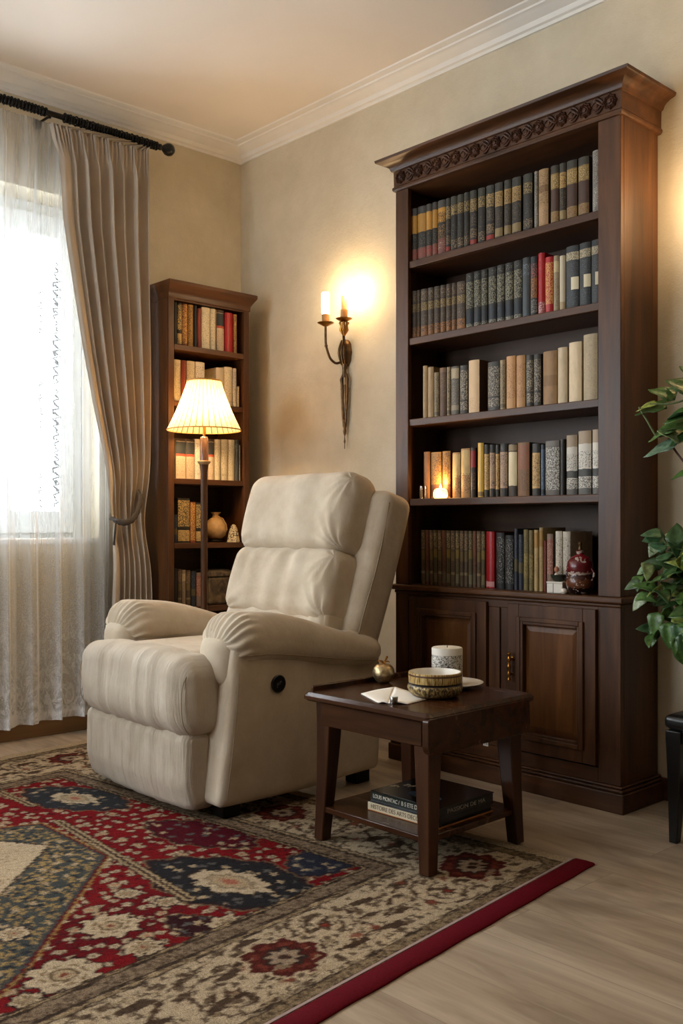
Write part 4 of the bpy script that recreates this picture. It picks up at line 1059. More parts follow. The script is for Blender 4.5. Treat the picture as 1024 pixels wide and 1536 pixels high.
# piping along the shell's front edge, both sides
for s in (-1, 1):
    Q = np.array([[s * (.384 * (1 - .05 * max(0, min(1, -(q - .285) / .33)) ) + .001), -.028 - .004 * math.sin(q * 12), q] for q in np.linspace(-.02, .57, 30)])
    MB().tube([tuple(p) for p in bk_(Q)], .0034, 6).build('piping', M_seam, ch, smooth=60)
# recline button
m = MB().lathe([(.001, 0), (.029, 0), (.0295, .004), (.026, .007), (.022, .0065), (.001, .0065)], 32, (.4385, -.150, .428), axis='x')
bt = m.build('recline_button', M_leather, ch, smooth=40); bt['label'] = 'round black recline button'
m = MB()
for k, (dy, dz, h_) in enumerate(((-.008, -.004, .018), (-.003, 0, .008), (.003, .003, .010), (.008, .006, .006))):
    m.box(.4452, .4457, -.150 + dy - .0009, -.150 + dy + .0009, .428 + dz - h_ / 2, .428 + dz + h_ / 2)
m.box(.4452, .4457, -.149, -.143, .4345, .436)
m.build('button_mark', plain('grey_mark', '#77757a', .5), bt)
for sx in (-1, 1):
    for yy, zb_ in ((-.30, .0065), (.32, .0)):
        m = MB().box(sx * (.36 if yy < 0 else .31) - .03, sx * (.36 if yy < 0 else .31) + .03, yy - .035, yy + .035, zb_, .056)
        m.build('foot', M_black, ch, bevel=.004)

# ================================================================== rug
RA = R(6.3); RC = (2.625, -.752); RW, RL, RT_ = 2.40, 2.45, .006
eA = (-math.cos(RA), -math.sin(RA)); eB = (math.sin(RA), -math.cos(RA))
def rug_ab(x, y):
    dx = x - RC[0]; dy = y - RC[1]
    return dx * eA[0] + dy * eA[1], dx * eB[0] + dy * eB[1]
def gp(px, py): return rug_ab(*on_z(px, py, RT_)[:2])
STEP = .0042
na, nb = int(RW / STEP), int(RL / STEP)
ga, gb = np.meshgrid(np.linspace(.052, RW, na), np.linspace(0, RL, nb))
a = ga.ravel(); b = gb.ravel()
jit = .0042
aj = a + jit * sn(a * 260, b * 240, 101, 5) ; bj = b + jit * sn(a * 250, b * 270, 102, 5)
L3 = lambda h: np.array(lin(h)[:3])
CREAM, CREAM2, DKB, RED, RED2, NAVY, BLUE, GOLD, BRN, PINK = map(L3, ('#cdb898', '#bba482', '#35271f', '#83171c', '#66131a', '#2d2b2d', '#4b4f4d', '#b0925c', '#5f4b39', '#b4705a'))
Cc = np.zeros((a.size, 3)); 
def paint(mask, col, alpha=1.0):
    m_ = (np.asarray(mask, float) * alpha)[:, None]
    Cc[:] = Cc * (1 - m_) + col * m_
def soft(d, w=.003): return np.clip(.5 - d / (2 * w), 0, 1)
def cells(A, B, sp, seed, p=1.0):
    """jittered grid: distance and angle to the nearest site, and the site's random number"""
    ci = np.floor(A / sp).astype(int); cj = np.floor(B / sp).astype(int)
    best = np.full(A.shape, 9.0); ang = np.zeros_like(A); rn = np.zeros_like(A)
    def h(i, j, k):
        v = np.sin(i * 127.1 + j * 311.7 + k * 74.7 + seed * 13.3) * 43758.5453; return v - np.floor(v)
    for di in (-1, 0, 1):
        for dj in (-1, 0, 1):
            i = ci + di; j = cj + dj
            x = (i + .15 + .7 * h(i, j, 1)) * sp; y = (j + .15 + .7 * h(i, j, 2)) * sp; r = h(i, j, 3)
            d = np.hypot(A - x, B - y); d = np.where(r > p, 9, d)
            k = d < best; best = np.where(k, d, best); ang = np.where(k, np.arctan2(B - y, A - x), ang); rn = np.where(k, r, rn)
    return best, ang, rn
# --- field
Cc[:] = RED
big = sn(aj * 9, bj * 9, 110)
paint(np.clip((big - .35) * 3, 0, 1), RED2, .8)
def florets(mask, sp, r0, col, colc, seed, p=1.0, ol=DKB):
    d, an, rn = cells(aj, bj, sp, seed, p)
    rr = r0 * (.75 + .6 * rn) * (1 + .16 * np.cos(5 * an + 6 * rn))
    paint(soft(d - rr - .004) * mask, ol, .75)
    paint(soft(d - rr) * mask, col)
    paint(soft(d - rr * .38) * mask, colc, .8)
one = np.ones_like(a)
d, an, rn = cells(aj, bj, .034, 5, .5); paint(soft(d - .0055 * (1 + .3 * np.cos(3 * an))) , NAVY, .6)
d, an, rn = cells(aj, bj, .047, 6, .8); paint(soft(d - .008 * (1 + .3 * np.cos(4 * an))), L3('#5b1418'))
florets(one, .044, .0098, CREAM, BRN, 7, .88)
florets(one, .095, .017, CREAM2, PINK, 8, .6)
def pt_poly(pix):
    poly = [gp(*p) for p in pix]; inside = np.zeros(a.shape, bool); dist = np.full(a.shape, 9.0)
    n = len(poly)
    for i in range(n):
        (x0, y0), (x1, y1) = poly[i], poly[(i + 1) % n]
        c1 = ((y0 > bj) != (y1 > bj)) & (aj < (x1 - x0) * (bj - y0) / ((y1 - y0) if abs(y1 - y0) > 1e-9 else 1e-9) + x0); inside ^= c1
        tx, ty = x1 - x0, y1 - y0; k = np.clip(((aj - x0) * tx + (bj - y0) * ty) / (tx * tx + ty * ty), 0, 1)
        dist = np.minimum(dist, np.hypot(aj - x0 - k * tx, bj - y0 - k * ty))
    return np.where(inside, -dist, dist)
def medal(px, py, rx, ry, ang, col=NAVY, lob=6, flower=True, sharp=1.6):
    ca, cb = gp(px, py); u = aj - ca; v = bj - cb; c_, s_ = math.cos(ang), math.sin(ang)
    U = (u * c_ + v * s_) / rx; V = (-u * s_ + v * c_) / ry
    r = (np.abs(U) ** sharp + np.abs(V) ** sharp) ** (1 / sharp); th = np.arctan2(V, U)
    r = r / (1 + .05 * np.cos(2 * lob * th)); sc = min(rx, ry)
    paint(soft((r - 1.10) * sc), L3('#7d6a4e')); paint(soft((r - 1.06) * sc), L3('#3a2226'))
    paint(soft((r - 1) * sc), col)
    m_ = soft((r - .93) * sc)
    d, an, rn = cells(aj, bj, .045, int(px), .7); paint(soft(d - .010 * (1 + .3 * np.cos(4 * an))) * m_, L3('#635f5b'))
    d, an, rn = cells(aj, bj, .06, int(px) + 3, .7); paint(soft(d - .0105 * (1 + .25 * np.cos(5 * an))) * m_, CREAM2)
    if flower:
        q = r * (1 + .10 * np.cos(9 * th)); paint(soft((q - .50) * sc), DKB); paint(soft((q - .46) * sc), CREAM)
        paint(soft((q - .30) * sc), BRN, .6); paint(soft((q - .24) * sc), CREAM2); paint(soft((q - .11) * sc), PINK)
medal(345, 1322, .27, .155, .15, NAVY)
medal(112, 1197, .22, .12, .2, L3('#37383b'))
medal(300, 1250, .20, .10, .15, L3('#571620'), flower=False)
medal(480, 1292, .09, .12, .3, L3('#30323f'), flower=False)
medal(470, 1236, .19, .09, .2, L3('#2e2c38'))
medal(300, 1390, .10, .055, .1, L3('#3a1a1e'), flower=False)
# blue and gold wedge, cream corner of the centre medallion
w1 = pt_poly([(-420, 1290), (60, 1236), (158, 1284), (36, 1452), (-160, 1640), (-700, 1500)])
paint(soft(w1 - .014), L3('#a8894f')); paint(soft(w1 - .008), RED2); paint(soft(w1), BLUE)
mk = soft(w1 + .01)
d, an, rn = cells(aj, bj, .027, 31, .95); paint(soft(d - .0090 * (1 + .35 * np.cos(4 * an + rn * 9))) * mk, GOLD, .9)
d, an, rn = cells(aj, bj, .041, 32, .7); paint(soft(d - .009 * (1 + .35 * np.cos(3 * an + rn * 9))) * mk, L3('#33363a'))
d, an, rn = cells(aj, bj, .055, 33, .7); paint(soft(d - .011 * (1 + .3 * np.cos(5 * an + rn * 9))) * mk, CREAM2)
w2 = pt_poly([(-300, 1300), (0, 1262), (72, 1268), (0, 1340), (-260, 1420)])
paint(soft(w2 - .007), DKB); paint(soft(w2), CREAM); d, an, rn = cells(aj, bj, .03, 35, .7); paint(soft(d - .006) * soft(w2 + .012), L3('#a58d6c'), .7)
# large single flowers
def bloom(px, py, r, seed=0):
    ca, cb = gp(px, py); u = aj - ca; v = bj - cb; d = np.hypot(u, v); th = np.arctan2(v, u)
    k = 1 + .12 * np.cos(8 * th + seed) + .05 * np.cos(16 * th)
    paint(soft(d - r * k - .007), L3('#2a1517')); paint(soft(d - r * k), CREAM)
    paint(soft(np.abs(d - r * .62) - .004) * (np.cos(8 * th + seed) > -.3), L3('#8d7555')); paint(soft(d - r * .42), L3('#6f5a40'))
    paint(soft(d - r * .32), CREAM2); paint(soft(d - r * .13), L3('#8a4a35'))
for q in ((166, 1388, .066), (96, 1462, .075), (215, 1420, .042), (190, 1340, .030), (345, 1385, .05), (120, 1520, .04), (40, 1500, .03), (250, 1352, .028), (60, 1570, .05), (20, 1400, .035)):
    bloom(*q, seed=q[0])
# slanting double stripe
def stripe(p, q, w_):
    (x0, y0), (x1, y1) = gp(*p), gp(*q); tx, ty = x1 - x0, y1 - y0; k = np.clip(((aj - x0) * tx + (bj - y0) * ty) / (tx * tx + ty * ty), 0, 1)
    d = np.hypot(aj - x0 - k * tx, bj - y0 - k * ty)
    paint(soft(d - w_), DKB); paint(soft(d - w_ * .72), L3('#b39c78')); paint(soft(d - w_ * .25, .002), L3('#4e3a30'))
stripe((88, 1232), (284, 1348), .020)
stripe((-40, 1170), (48, 1208), .018)
stripe((40, 1130), (560, 1190), .012)
# --- borders
e = np.minimum(np.minimum(a, RW - a), np.minimum(b + .012, RL - b))
ej = np.minimum(np.minimum(aj, RW - aj), np.minimum(bj + .012, RL - bj))
side = (np.minimum(a, RW - a) < np.minimum(b + .012, RL - b))
sl = np.where(side, bj, aj)
BW = .455
bd = soft(ej - BW)
spk = sn(aj * 300, bj * 300, 140, 6); spk2 = sn(aj * 120, bj * 120, 141, 6)
paint(bd, CREAM)
# guard strips
def guard(e0, e1, base, dot, sp, seed):
    m_ = soft(e0 - ej, .002) * soft(ej - e1, .002)
    paint(m_, base); d, an, rn = cells(aj, bj, sp, seed, .95)
    paint(m_ * soft(d - sp * .30), dot, .85); paint(m_ * (spk > .5), DKB, .35)
    for q in (e0, e1): paint(soft(np.abs(ej - q) - .0035, .002), DKB, .9)
guard(.060, .098, L3('#a08a6b'), L3('#4a3a2d'), .017, 51)
guard(.372, .392, L3('#b8a17e'), L3('#6a533f'), .014, 52)
guard(.396, .448, L3('#97826a'), L3('#54422f'), .019, 53)
guard(.450, .462, L3('#b59d78'), L3('#3d2d25'), .012, 54)
# main border with vine scrolls and red rosettes
mb = soft(.103 - ej, .002) * soft(ej - .368, .002)
wv_ = (ej - .235) / .13; PER = .74
b0 = gp(705, 1300)[1]
ph = (sl - b0) / PER * 2 * np.pi
vine = np.abs(wv_ - .62 * np.sin(ph)) * .13 / np.sqrt(1 + (.62 * .13 * 2 * np.pi / PER * np.cos(ph)) ** 2)
paint(mb * soft(vine - .006) * (spk2 > -.5), L3('#55402f'))
for k in range(2):
    lo = ((sl - b0 + PER * (.25 + .5 * k)) / PER); f_ = (lo - np.floor(lo) - .5) * PER; g_ = (wv_ - (-.35 if k == 0 else .35)) * .13
    rr = np.hypot(f_, g_); th = np.arctan2(g_, f_)
    for R0 in (.052, .088):
        paint(mb * soft(np.abs(rr - R0 * (1 + .10 * th / np.pi) - .006 * sn(aj * 60, bj * 60, 158)) - .0055 * np.clip(.8 + .7 * spk2, .2, 1.4)) * (np.cos(th - 2.2 * k) > -.55), L3('#523d2f'), .95)
    paint(mb * soft(rr - .020 * (1 + .25 * np.cos(5 * th))), L3('#5d4433')); paint(mb * soft(rr - .009), L3('#8a3b2c'))
leaf = .22 + sn(aj * 75, bj * 75, 160, 7) - .30 * np.clip(vine / .05, 0, 1.6) + .16 * spk
paint(mb * np.clip((leaf - .50) * 5, 0, 1), L3('#4d3a2c'), .95)
d, an, rn = cells(aj, bj, .030, 61, .7); paint(mb * soft(d - .0078 * (1 + .5 * np.cos(3 * an + 9 * rn))), L3('#4d3a2c'), .85)
d, an, rn = cells(aj, bj, .062, 64, .6); paint(mb * soft(d - .014 * (1 + .45 * np.cos(2 * an + 9 * rn))), L3('#54402f'), .85)
d, an, rn = cells(aj, bj, .11, 62, .5); paint(mb * soft(d - .013 * (1 + .3 * np.cos(5 * an))), L3('#8c4a38'), .85)
lo = (sl - b0) / PER; f_ = (lo - np.floor(lo + .5)) * PER; g_ = (ej - .235); rr = np.hypot(f_, g_ * 1.05); th = np.arctan2(g_, f_)
paint(mb * soft(rr - .100 * (1 + .08 * np.cos(8 * th))), CREAM); paint(mb * soft(rr - .090 * (1 + .10 * np.cos(8 * th))), L3('#5a2620'))
paint(mb * soft(np.abs(rr - .066) - .008) * (np.cos(8 * th) > -.2), L3('#7a3a2c')); paint(mb * soft(rr - .048 * (1 + .12 * np.cos(8 * th))), L3('#3b2c26'))
paint(mb * soft(rr - .036 * (1 + .18 * np.cos(8 * th + .4))), L3('#a8927a')); paint(mb * soft(rr - .014), L3('#4b352b'))
paint(mb * (spk2 > .9), CREAM2, .5)
# worn woven look: small random value changes
v_ = 1 + .10 * sn(a * 420, b * 400, 170, 6) + .07 * rng.standard_normal(a.size) + .06 * sn(a * 14, b * 11, 171)
Cc = np.clip(Cc * .90 * np.clip(v_, .5, 1.5)[:, None], 0, 1)
zz = RT_ - .0008 * np.abs(rng.standard_normal(a.size)) * (e > .004)
X = RC[0] + a * eA[0] + b * eB[0]; Y = RC[1] + a * eA[1] + b * eB[1]
me = bpy.data.meshes.new('rug_pile')
co = np.stack([X, Y, zz], 1).astype(np.float32)
idx = np.arange(na * nb).reshape(nb, na)
F = np.stack([idx[:-1, :-1], idx[1:, :-1], idx[1:, 1:], idx[:-1, 1:]], -1).reshape(-1, 4)
# skirt down to the floor round the edge
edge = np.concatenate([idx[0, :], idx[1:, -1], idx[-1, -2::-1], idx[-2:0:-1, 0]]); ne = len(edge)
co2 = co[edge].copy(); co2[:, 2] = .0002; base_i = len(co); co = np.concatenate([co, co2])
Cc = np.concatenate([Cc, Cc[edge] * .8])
nx_ = np.roll(np.arange(ne), -1)
F2 = np.stack([edge, edge[nx_], base_i + nx_, base_i + np.arange(ne)], -1)
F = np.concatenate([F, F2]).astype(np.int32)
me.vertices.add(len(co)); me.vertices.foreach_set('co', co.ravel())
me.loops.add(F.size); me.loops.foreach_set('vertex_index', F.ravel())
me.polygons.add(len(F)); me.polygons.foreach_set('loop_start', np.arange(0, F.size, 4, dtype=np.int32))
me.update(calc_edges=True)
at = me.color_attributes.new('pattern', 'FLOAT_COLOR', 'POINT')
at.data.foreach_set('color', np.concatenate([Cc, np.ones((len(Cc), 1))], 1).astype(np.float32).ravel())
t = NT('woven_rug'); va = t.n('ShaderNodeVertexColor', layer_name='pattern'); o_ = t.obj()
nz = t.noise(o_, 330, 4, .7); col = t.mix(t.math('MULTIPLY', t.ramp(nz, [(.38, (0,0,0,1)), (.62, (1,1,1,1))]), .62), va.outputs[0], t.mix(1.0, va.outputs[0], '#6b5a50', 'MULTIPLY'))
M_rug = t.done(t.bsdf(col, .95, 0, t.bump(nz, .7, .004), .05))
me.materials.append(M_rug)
rug = thing('rug', 'red and cream patterned rug under the armchair and side table', 'rug', (0, 0, 0))
o = bpy.data.objects.new('rug_pile', me); COL.objects.link(o); o.parent = rug
# maroon binding along the right-hand end
m = MB(); L = []
for k in range(60):
    b_ = RL * k / 59 - .004
    for_ = lambda a_, z_: (RC[0] + a_ * eA[0] + b_ * eB[0], RC[1] + a_ * eA[1] + b_ * eB[1], z_)
    wob = .0012 * math.sin(k * 1.3)
    L.append([for_(-.008 + wob, .0004), for_(-.008 + wob, .004), for_(-.004 + wob, .0065), for_(.02, .0078), for_(.048, .0072), for_(.053, .0055), for_(.053, .0004)])
m.loft(L)
bo = m.build('binding', plain('maroon_binding', '#5c0b17', .9, 0, .15, 200, .3, .08), rug, smooth=50); bo['label'] = 'maroon cloth binding'
m = MB().loft([[(RC[0] + a_ * eA[0] + b_ * eB[0], RC[1] + a_ * eA[1] + b_ * eB[1], z_) for a_, z_ in ((.0535, .0004), (.0535, .0074), (.0605, .0078), (.0605, .0004))] for b_ in np.linspace(0, RL, 40)])
m.build('edge_cord', plain('grey_pink_cord', '#a38d86', .8), rug, smooth=50)
# ================================================================== side table
TX, TY, TR = 2.165, -.965, R(1.0)
tb_ = thing('side_table', 'dark wooden side table with lower shelf beside the armchair', 'table', (TX, TY, 0), TR)
TZ = .45; hx, hy = .25, .243
m = MB()
def rrect(x0, x1, y0, y1, r, z):
    pts = []
    for (cx, cy, a0) in ((x1 - r, y1 - r, 0), (x0 + r, y1 - r, 90), (x0 + r, y0 + r, 180), (x1 - r, y0 + r, 270)):
        for k in range(5): a_ = R(a0 + 22.5 * k); pts.append((cx + r * math.cos(a_), cy + r * math.sin(a_), z))
    return pts
m.loft([rrect(-hx + .008, hx - .008, -hy + .008, hy - .008, .012, TZ - .026), rrect(-hx, hx, -hy, hy, .014, TZ - .020), rrect(-hx, hx, -hy, hy, .014, TZ - .010),
        rrect(-hx + .005, hx - .005, -hy + .005, hy - .005, .012, TZ - .005), rrect(-hx + .009, hx - .009, -hy + .009, hy - .009, .012, TZ)])
m.build('table_top', M_tx, tb_, smooth=35)
# low gallery on the left and back edge
m = MB().box(-hx + .004, -hx + .016, -hy + .03, hy - .004, TZ - .004, TZ + .016)
m.build('gallery_rail', M_tx, tb_, bevel=.004)
# aprons
ai = .030
MB().box(-hx + ai + .02, hx - ai - .02, -hy + ai, -hy + ai + .018, TZ - .098, TZ - .0265).build('apron', M_tx, tb_, bevel=.002)
MB().box(-hx + ai + .02, hx - ai - .02, hy - ai - .018, hy - ai, TZ - .098, TZ - .0265).build('apron', M_tx, tb_, bevel=.002)
MB().box(-hx + ai, -hx + ai + .018, -hy + ai + .02, hy - ai - .02, TZ - .098, TZ - .0265).build('apron', M_tx, tb_, bevel=.002)
# deep end board on the right, lower corner rounded off
pl = []
y0, y1, z0, z1 = -hy - .002, hy - .01, TZ - .112, TZ - .012
for (cy, cz, a0, r) in ((y1 - .03, z1 - .004, 0, .004), (y0 + .012, z1 - .012, 90, .012), (y0 + .026, z0 + .026, 180, .026), (y1 - .05, z0 + .03, 270, .03)):
    for k in range(6): a_ = R(a0 + 18 * k); pl.append((cy + r * math.cos(a_), cz + r * math.sin(a_)))
MB().prism(pl, 'x', hx - .020, hx + .004).build('end_board', M_tx, tb_, bevel=.003)
# tapered splayed legs
for sx in (-1, 1):
    for sy in (-1, 1):
        zb_ = .0068
        m = MB(); L = []
        for k in range(7):
            f_ = k / 6; z = zb_ + (TZ - .027 - zb_) * f_
            w_ = .0185 + .0115 * f_ ** 1.2; e_ = .016 * (1 - f_) ** 1.5
            cx = sx * (hx - .055 + e_); cy = sy * (hy - .062 + e_)
            L.append([(cx - w_, cy - w_, z), (cx + w_, cy - w_, z), (cx + w_, cy + w_, z), (cx - w_, cy + w_, z)])
        m.loft(L); m.build('leg', M_tz, tb_, bevel=.0035)
MB().box(-hx + .034, hx - .034, -hy + .034, hy - .034, .092, .110).build('lower_shelf', M_tx, tb_, bevel=.003)
SHZ = .1103
def text_mesh(name, body, size, mat, parent, loc, rot, depth=.0004, width=None):
    cu_ = bpy.data.curves.new(name, 'FONT'); cu_.body = body; cu_.size = size; cu_.extrude = depth; cu_.align_x = 'LEFT'; cu_.align_y = 'CENTER'
    ob = bpy.data.objects.new(name, cu_); COL.objects.link(ob); bpy.context.view_layer.update()
    dg = bpy.context.evaluated_depsgraph_get(); me = bpy.data.meshes.new_from_object(ob.evaluated_get(dg)); me.name = name
    bpy.data.objects.remove(ob); bpy.data.curves.remove(cu_)
    if width:
        xs_ = [v.co.x for v in me.vertices]; k = width / (max(xs_) - min(xs_))
        for v in me.vertices: v.co.x *= k
    me.materials.clear(); me.materials.append(mat)
    o = bpy.data.objects.new(name, me); COL.objects.link(o); o.parent = parent; o.location = loc; o.rotation_euler = rot
    return o
M_ltr = plain('white_lettering', '#d8d3c4', .6); M_dltr = plain('brown_lettering', '#5d4a38', .6)
M_green = plain('dark_green_cover', '#15201b', .3, 0, .2); M_blackg = plain('gloss_black_cover', '#0c0b0b', .22, 0, .2)
M_crm = plain('cream_spine', '#cdbd9f', .6, 0, .08); M_or = plain('orange_board', '#b0692a', .5)
def flat_book(name, label, loc, w, d, h, cover, spine, rotz, bt_=.0025, bottom=None):
    r = thing(name, label, 'book', loc, rotz, 'large books on the side table shelf')
    m = MB().box(-w/2, w/2, -d/2, d/2, h - bt_, h); m.build('front_board', cover, r, bevel=.0006)
    MB().box(-w/2, w/2, -d/2, d/2, 0, bt_).build('back_board', bottom or cover, r, bevel=.0006)
    MB().box(-w/2, w/2, -d/2, -d/2 + bt_, bt_ + .0001, h - bt_ - .0001).build('spine', spine, r)
    MB().box(-w/2 + .005, w/2 - .005, -d/2 + bt_ + .0002, d/2 - .005, bt_ + .0001, h - bt_ - .0001).build('page_block', M_pages if bottom is None else cover, r)
    return r
bw, bd_ = .27, .25
pc = (2.222, -.975)
b1_ = flat_book('book', 'thick cream-spined book, lower of the two on the table shelf', (pc[0], pc[1], SHZ), bw, bd_, .027, M_blackg, M_crm, R(1.5), bottom=M_or)
text_mesh('spine_lettering', 'HISTOIRE DES ARTS DECORATIFS', .018, M_dltr, b1_, (-bw/2 + .012, -bd_/2 - .0004, .0135), (R(90), 0, 0), width=.235)
b2_ = flat_book('book', 'large black book with green spine, upper of the two on the table shelf', (pc[0] + .003, pc[1] + .004, SHZ + .0274), bw - .005, bd_ - .004, .030, M_blackg, M_green, R(1.0))
text_mesh('spine_lettering', 'LOUIS MONTAC /', .0165, M_ltr, b2_, (-bw/2 + .012, -(bd_-.004)/2 - .0004, .015), (R(90), 0, 0), width=.105)
text_mesh('spine_lettering', 'B S ETE DANSANT', .0175, M_ltr, b2_, (-bw/2 + .125, -(bd_-.004)/2 - .0004, .015), (R(90), 0, 0), width=.118)
text_mesh('side_lettering', 'PASSION DE MA', .0165, plain('grey_lettering', '#8d8a82', .6), b2_, ((bw-.005)/2 + .0004, -.09, .015), (R(90), 0, R(90)), width=.17)
MB().box(bw/2 - .0075, bw/2 - .0026, -.12, .118, .0027, .0272).build('cover_flap', M_blackg, b2_)
m = MB()     # pale blossom printed on the cover
g_ = np.random.default_rng(5)
for k in range(26):
    u = g_.uniform(0, 1); x = -.115 + .07 * u + g_.normal(0, .007); y = -.045 + .10 * u + g_.normal(0, .008); r_ = g_.uniform(.003, .007)
    m.add([(x + r_ * (1 + .3 * math.cos(5 * q)) * math.cos(q), y + r_ * (1 + .3 * math.cos(5 * q)) * math.sin(q), .0303) for q in np.linspace(0, 6.283, 16)[:-1]], [tuple(range(15))])
m.build('cover_blossom', plain('blossom_print', '#c0aa8a', .5, 0, .4, 150), b2_, solid=False)
m = MB(); m.add([(.02 + .06 * math.cos(q), -.055 + .026 * math.sin(q), .0302) for q in np.linspace(0, 6.283, 33)[:-1]], [tuple(range(32))])
m.build('cover_oval', plain('blue_oval', '#28343c', .35, 0, .4, 25), b2_, solid=False)  # bluish oval laid on the black cover

# things on the table
def at(px, py): 
    p = on_z(px, py, TZ + .0003); return p
# gilt apple
p = at(557, 1021); ap = thing('gilt_apple', 'small gilt metal apple ornament on the left edge of side table', 'ornament', (max(p[0], TX - hx + .055), p[1], TZ + .0003))
M_gilt = plain('gilt_metal', '#b8a27c', .38, 1.0, .25, 70, .25)
MB().lathe([(.001, .002), (.016, .0), (.026, .008), (.034, .022), (.0355, .034), (.031, .048), (.022, .057), (.012, .060), (.004, .055), (.001, .054)], 28, rf=lambda a, z: 1 + .02 * math.cos(5 * a)).build('apple_body', M_gilt, ap, smooth=60)
MB().tube([(0, 0, .054), (.003, 0, .064), (.009, .002, .078), (.013, .003, .084)], [.003, .0028, .003, .004], 8).build('stalk', M_brass, ap, smooth=60)
m = MB()
for s_, (dx, dy) in enumerate(((-.022, -.006), (.014, .010))):
    vs = []; n_ = 7
    for i in range(n_):
        f_ = i / (n_ - 1); w_ = .009 * math.sin(math.pi * min(1, f_ * 1.05 + .02)) + .0004
        for q in (-1, 0, 1): vs.append((dx * f_ * 1.1 - dy / .022 * w_ * q, dy * f_ * 1.1 + dx / .022 * w_ * q, .0585 + .008 * math.sin(f_ * 2.4) + .0025 * abs(q)))
    m.add(vs, [(i*3+k, i*3+k+1, (i+1)*3+k+1, (i+1)*3+k) for i in range(n_-1) for k in (0, 1)])
lf = m.build('leaf', M_brass, ap, smooth=180, solid=False); sd_ = lf.modifiers.new('thickness', 'SOLIDIFY'); sd_.thickness = .0012
# mosaic bowl
p = (2.2475, -.983, TZ); t = NT('mosaic_bowl'); o_ = t.obj(); sp = t.n('ShaderNodeSeparateXYZ'); t.l(o_, sp.inputs[0]); z = sp.outputs[2]
at_ = t.math('ARCTAN2', sp.outputs[1], sp.outputs[0]); cbx = t.n('ShaderNodeCombineXYZ'); t.l(at_, cbx.inputs[0]); t.l(z, cbx.inputs[1])
up = t.noise(t.mapping(cbx.outputs[0], (16, 28, 1)), 1, 4, .65, .4); lo_ = t.noise(t.mapping(cbx.outputs[0], (11, 80, 1)), 1, 3, .6, .6)
cu1 = t.ramp(up, [(.36, '#4d2c1c'), (.45, '#9b7a3e'), (.55, '#c2a768'), (.68, '#d6c49c')]); cl1 = t.ramp(lo_, [(.36, '#241a13'), (.46, '#5e4a2c'), (.56, '#a38b55'), (.7, '#c9b27c')])
st_ = t.ramp(t.math('MULTIPLY', z, 12), [(0, (0, 0, 0, 1)), (.50, (1, 1, 1, 1))], 'CONSTANT')
col = t.mix(st_, cl1, cu1)
band = t.ramp(t.math('MULTIPLY', z, 12), [(0, '#6b4a2c'), (.10, (0, 0, 0, 0)), (.44, '#241810'), (.52, (0, 0, 0, 0)), (.76, '#5b3a26'), (.82, (0, 0, 0, 0))], 'CONSTANT')
bm_ = t.ramp(t.math('MULTIPLY', z, 12), [(0, (1, 1, 1, 1)), (.10, (0, 0, 0, 1)), (.44, (1, 1, 1, 1)), (.52, (0, 0, 0, 1)), (.76, (1, 1, 1, 1)), (.82, (0, 0, 0, 1))], 'CONSTANT')
M_mosaic = t.done(t.bsdf(t.mix(bm_, col, band), .35, .25, t.bump(up, .3, .003)))
bo = thing('bowl', 'gold and brown mosaic bowl on the side table', 'bowl', (p[0], p[1], TZ + .0003))
MB().lathe([(.001, .0), (.055, 0), (.066, .005), (.077, .016), (.081, .028), (.079, .037), (.0755, .0395), (.0775, .043), (.0785, .064), (.0775, .073), (.0735, .0735)], 48, rf=None).build('bowl_body', M_mosaic, bo, smooth=45)
MB().lathe([(.0736, .0733), (.0725, .070), (.072, .045), (.068, .020), (.055, .009), (.001, .008)], 48).build('bowl_lining', M_ceram, bo, smooth=60)
# saucer and patterned pot behind the bowl
p = on_z(674, 1011, TZ); sx_, sy_ = 2.15, -.822
sc__ = thing('saucer', 'plain white saucer behind the mosaic bowl', 'saucer', (sx_ + .017, sy_ + .006, TZ + .0003))
MB().lathe([(.001, .0), (.05, 0), (.055, .003), (.080, .010), (.096, .0145), (.098, .0165), (.094, .017), (.076, .0125), (.052, .0065), (.001, .006)], 48).build('dish', M_ceram, sc__, smooth=50)
t = NT('grey_damask'); o_ = t.obj(); sp = t.n('ShaderNodeSeparateXYZ'); t.l(o_, sp.inputs[0])
at_ = t.math('ARCTAN2', sp.outputs[1], sp.outputs[0]); cbx = t.n('ShaderNodeCombineXYZ'); t.l(at_, cbx.inputs[0]); t.l(sp.outputs[2], cbx.inputs[1])
nz = t.noise(t.mapping(cbx.outputs[0], (7, 125, 1)), 1, 3, .6, 2.2)
msk = t.ramp(t.math('MULTIPLY', sp.outputs[2], 10), [(0, (0, 0, 0, 1)), (.05, (1, 1, 1, 1)), (.93, (0, 0, 0, 1))], 'CONSTANT')
fig = t.math('MULTIPLY', t.ramp(nz, [(.47, (0, 0, 0, 1)), (.53, (1, 1, 1, 1))]), msk)
M_damask = t.done(t.bsdf(t.mix(fig, '#cfc8bb', '#4a4640'), .5))
cp_ = thing('candle_pot', 'white cylinder candle with grey scroll pattern on the saucer', 'candle', (sx_, sy_ + .004, TZ + .0003 + .0063))
MB().lathe([(.001, 0), (.046, 0), (.048, .003), (.048, .112), (.0455, .1145), (.001, .112)], 40).build('candle_body', M_damask, cp_, smooth=45)
MB().lathe([(.001, .1122), (.044, .1149), (.043, .1152), (.001, .1134)], 32).build('wax_top', plain('wax', '#d9d0bf', .5), cp_, smooth=60)
MB().tube([(0, 0, .113), (.001, 0, .120)], .0012, 6).build('wick', M_black, cp_)
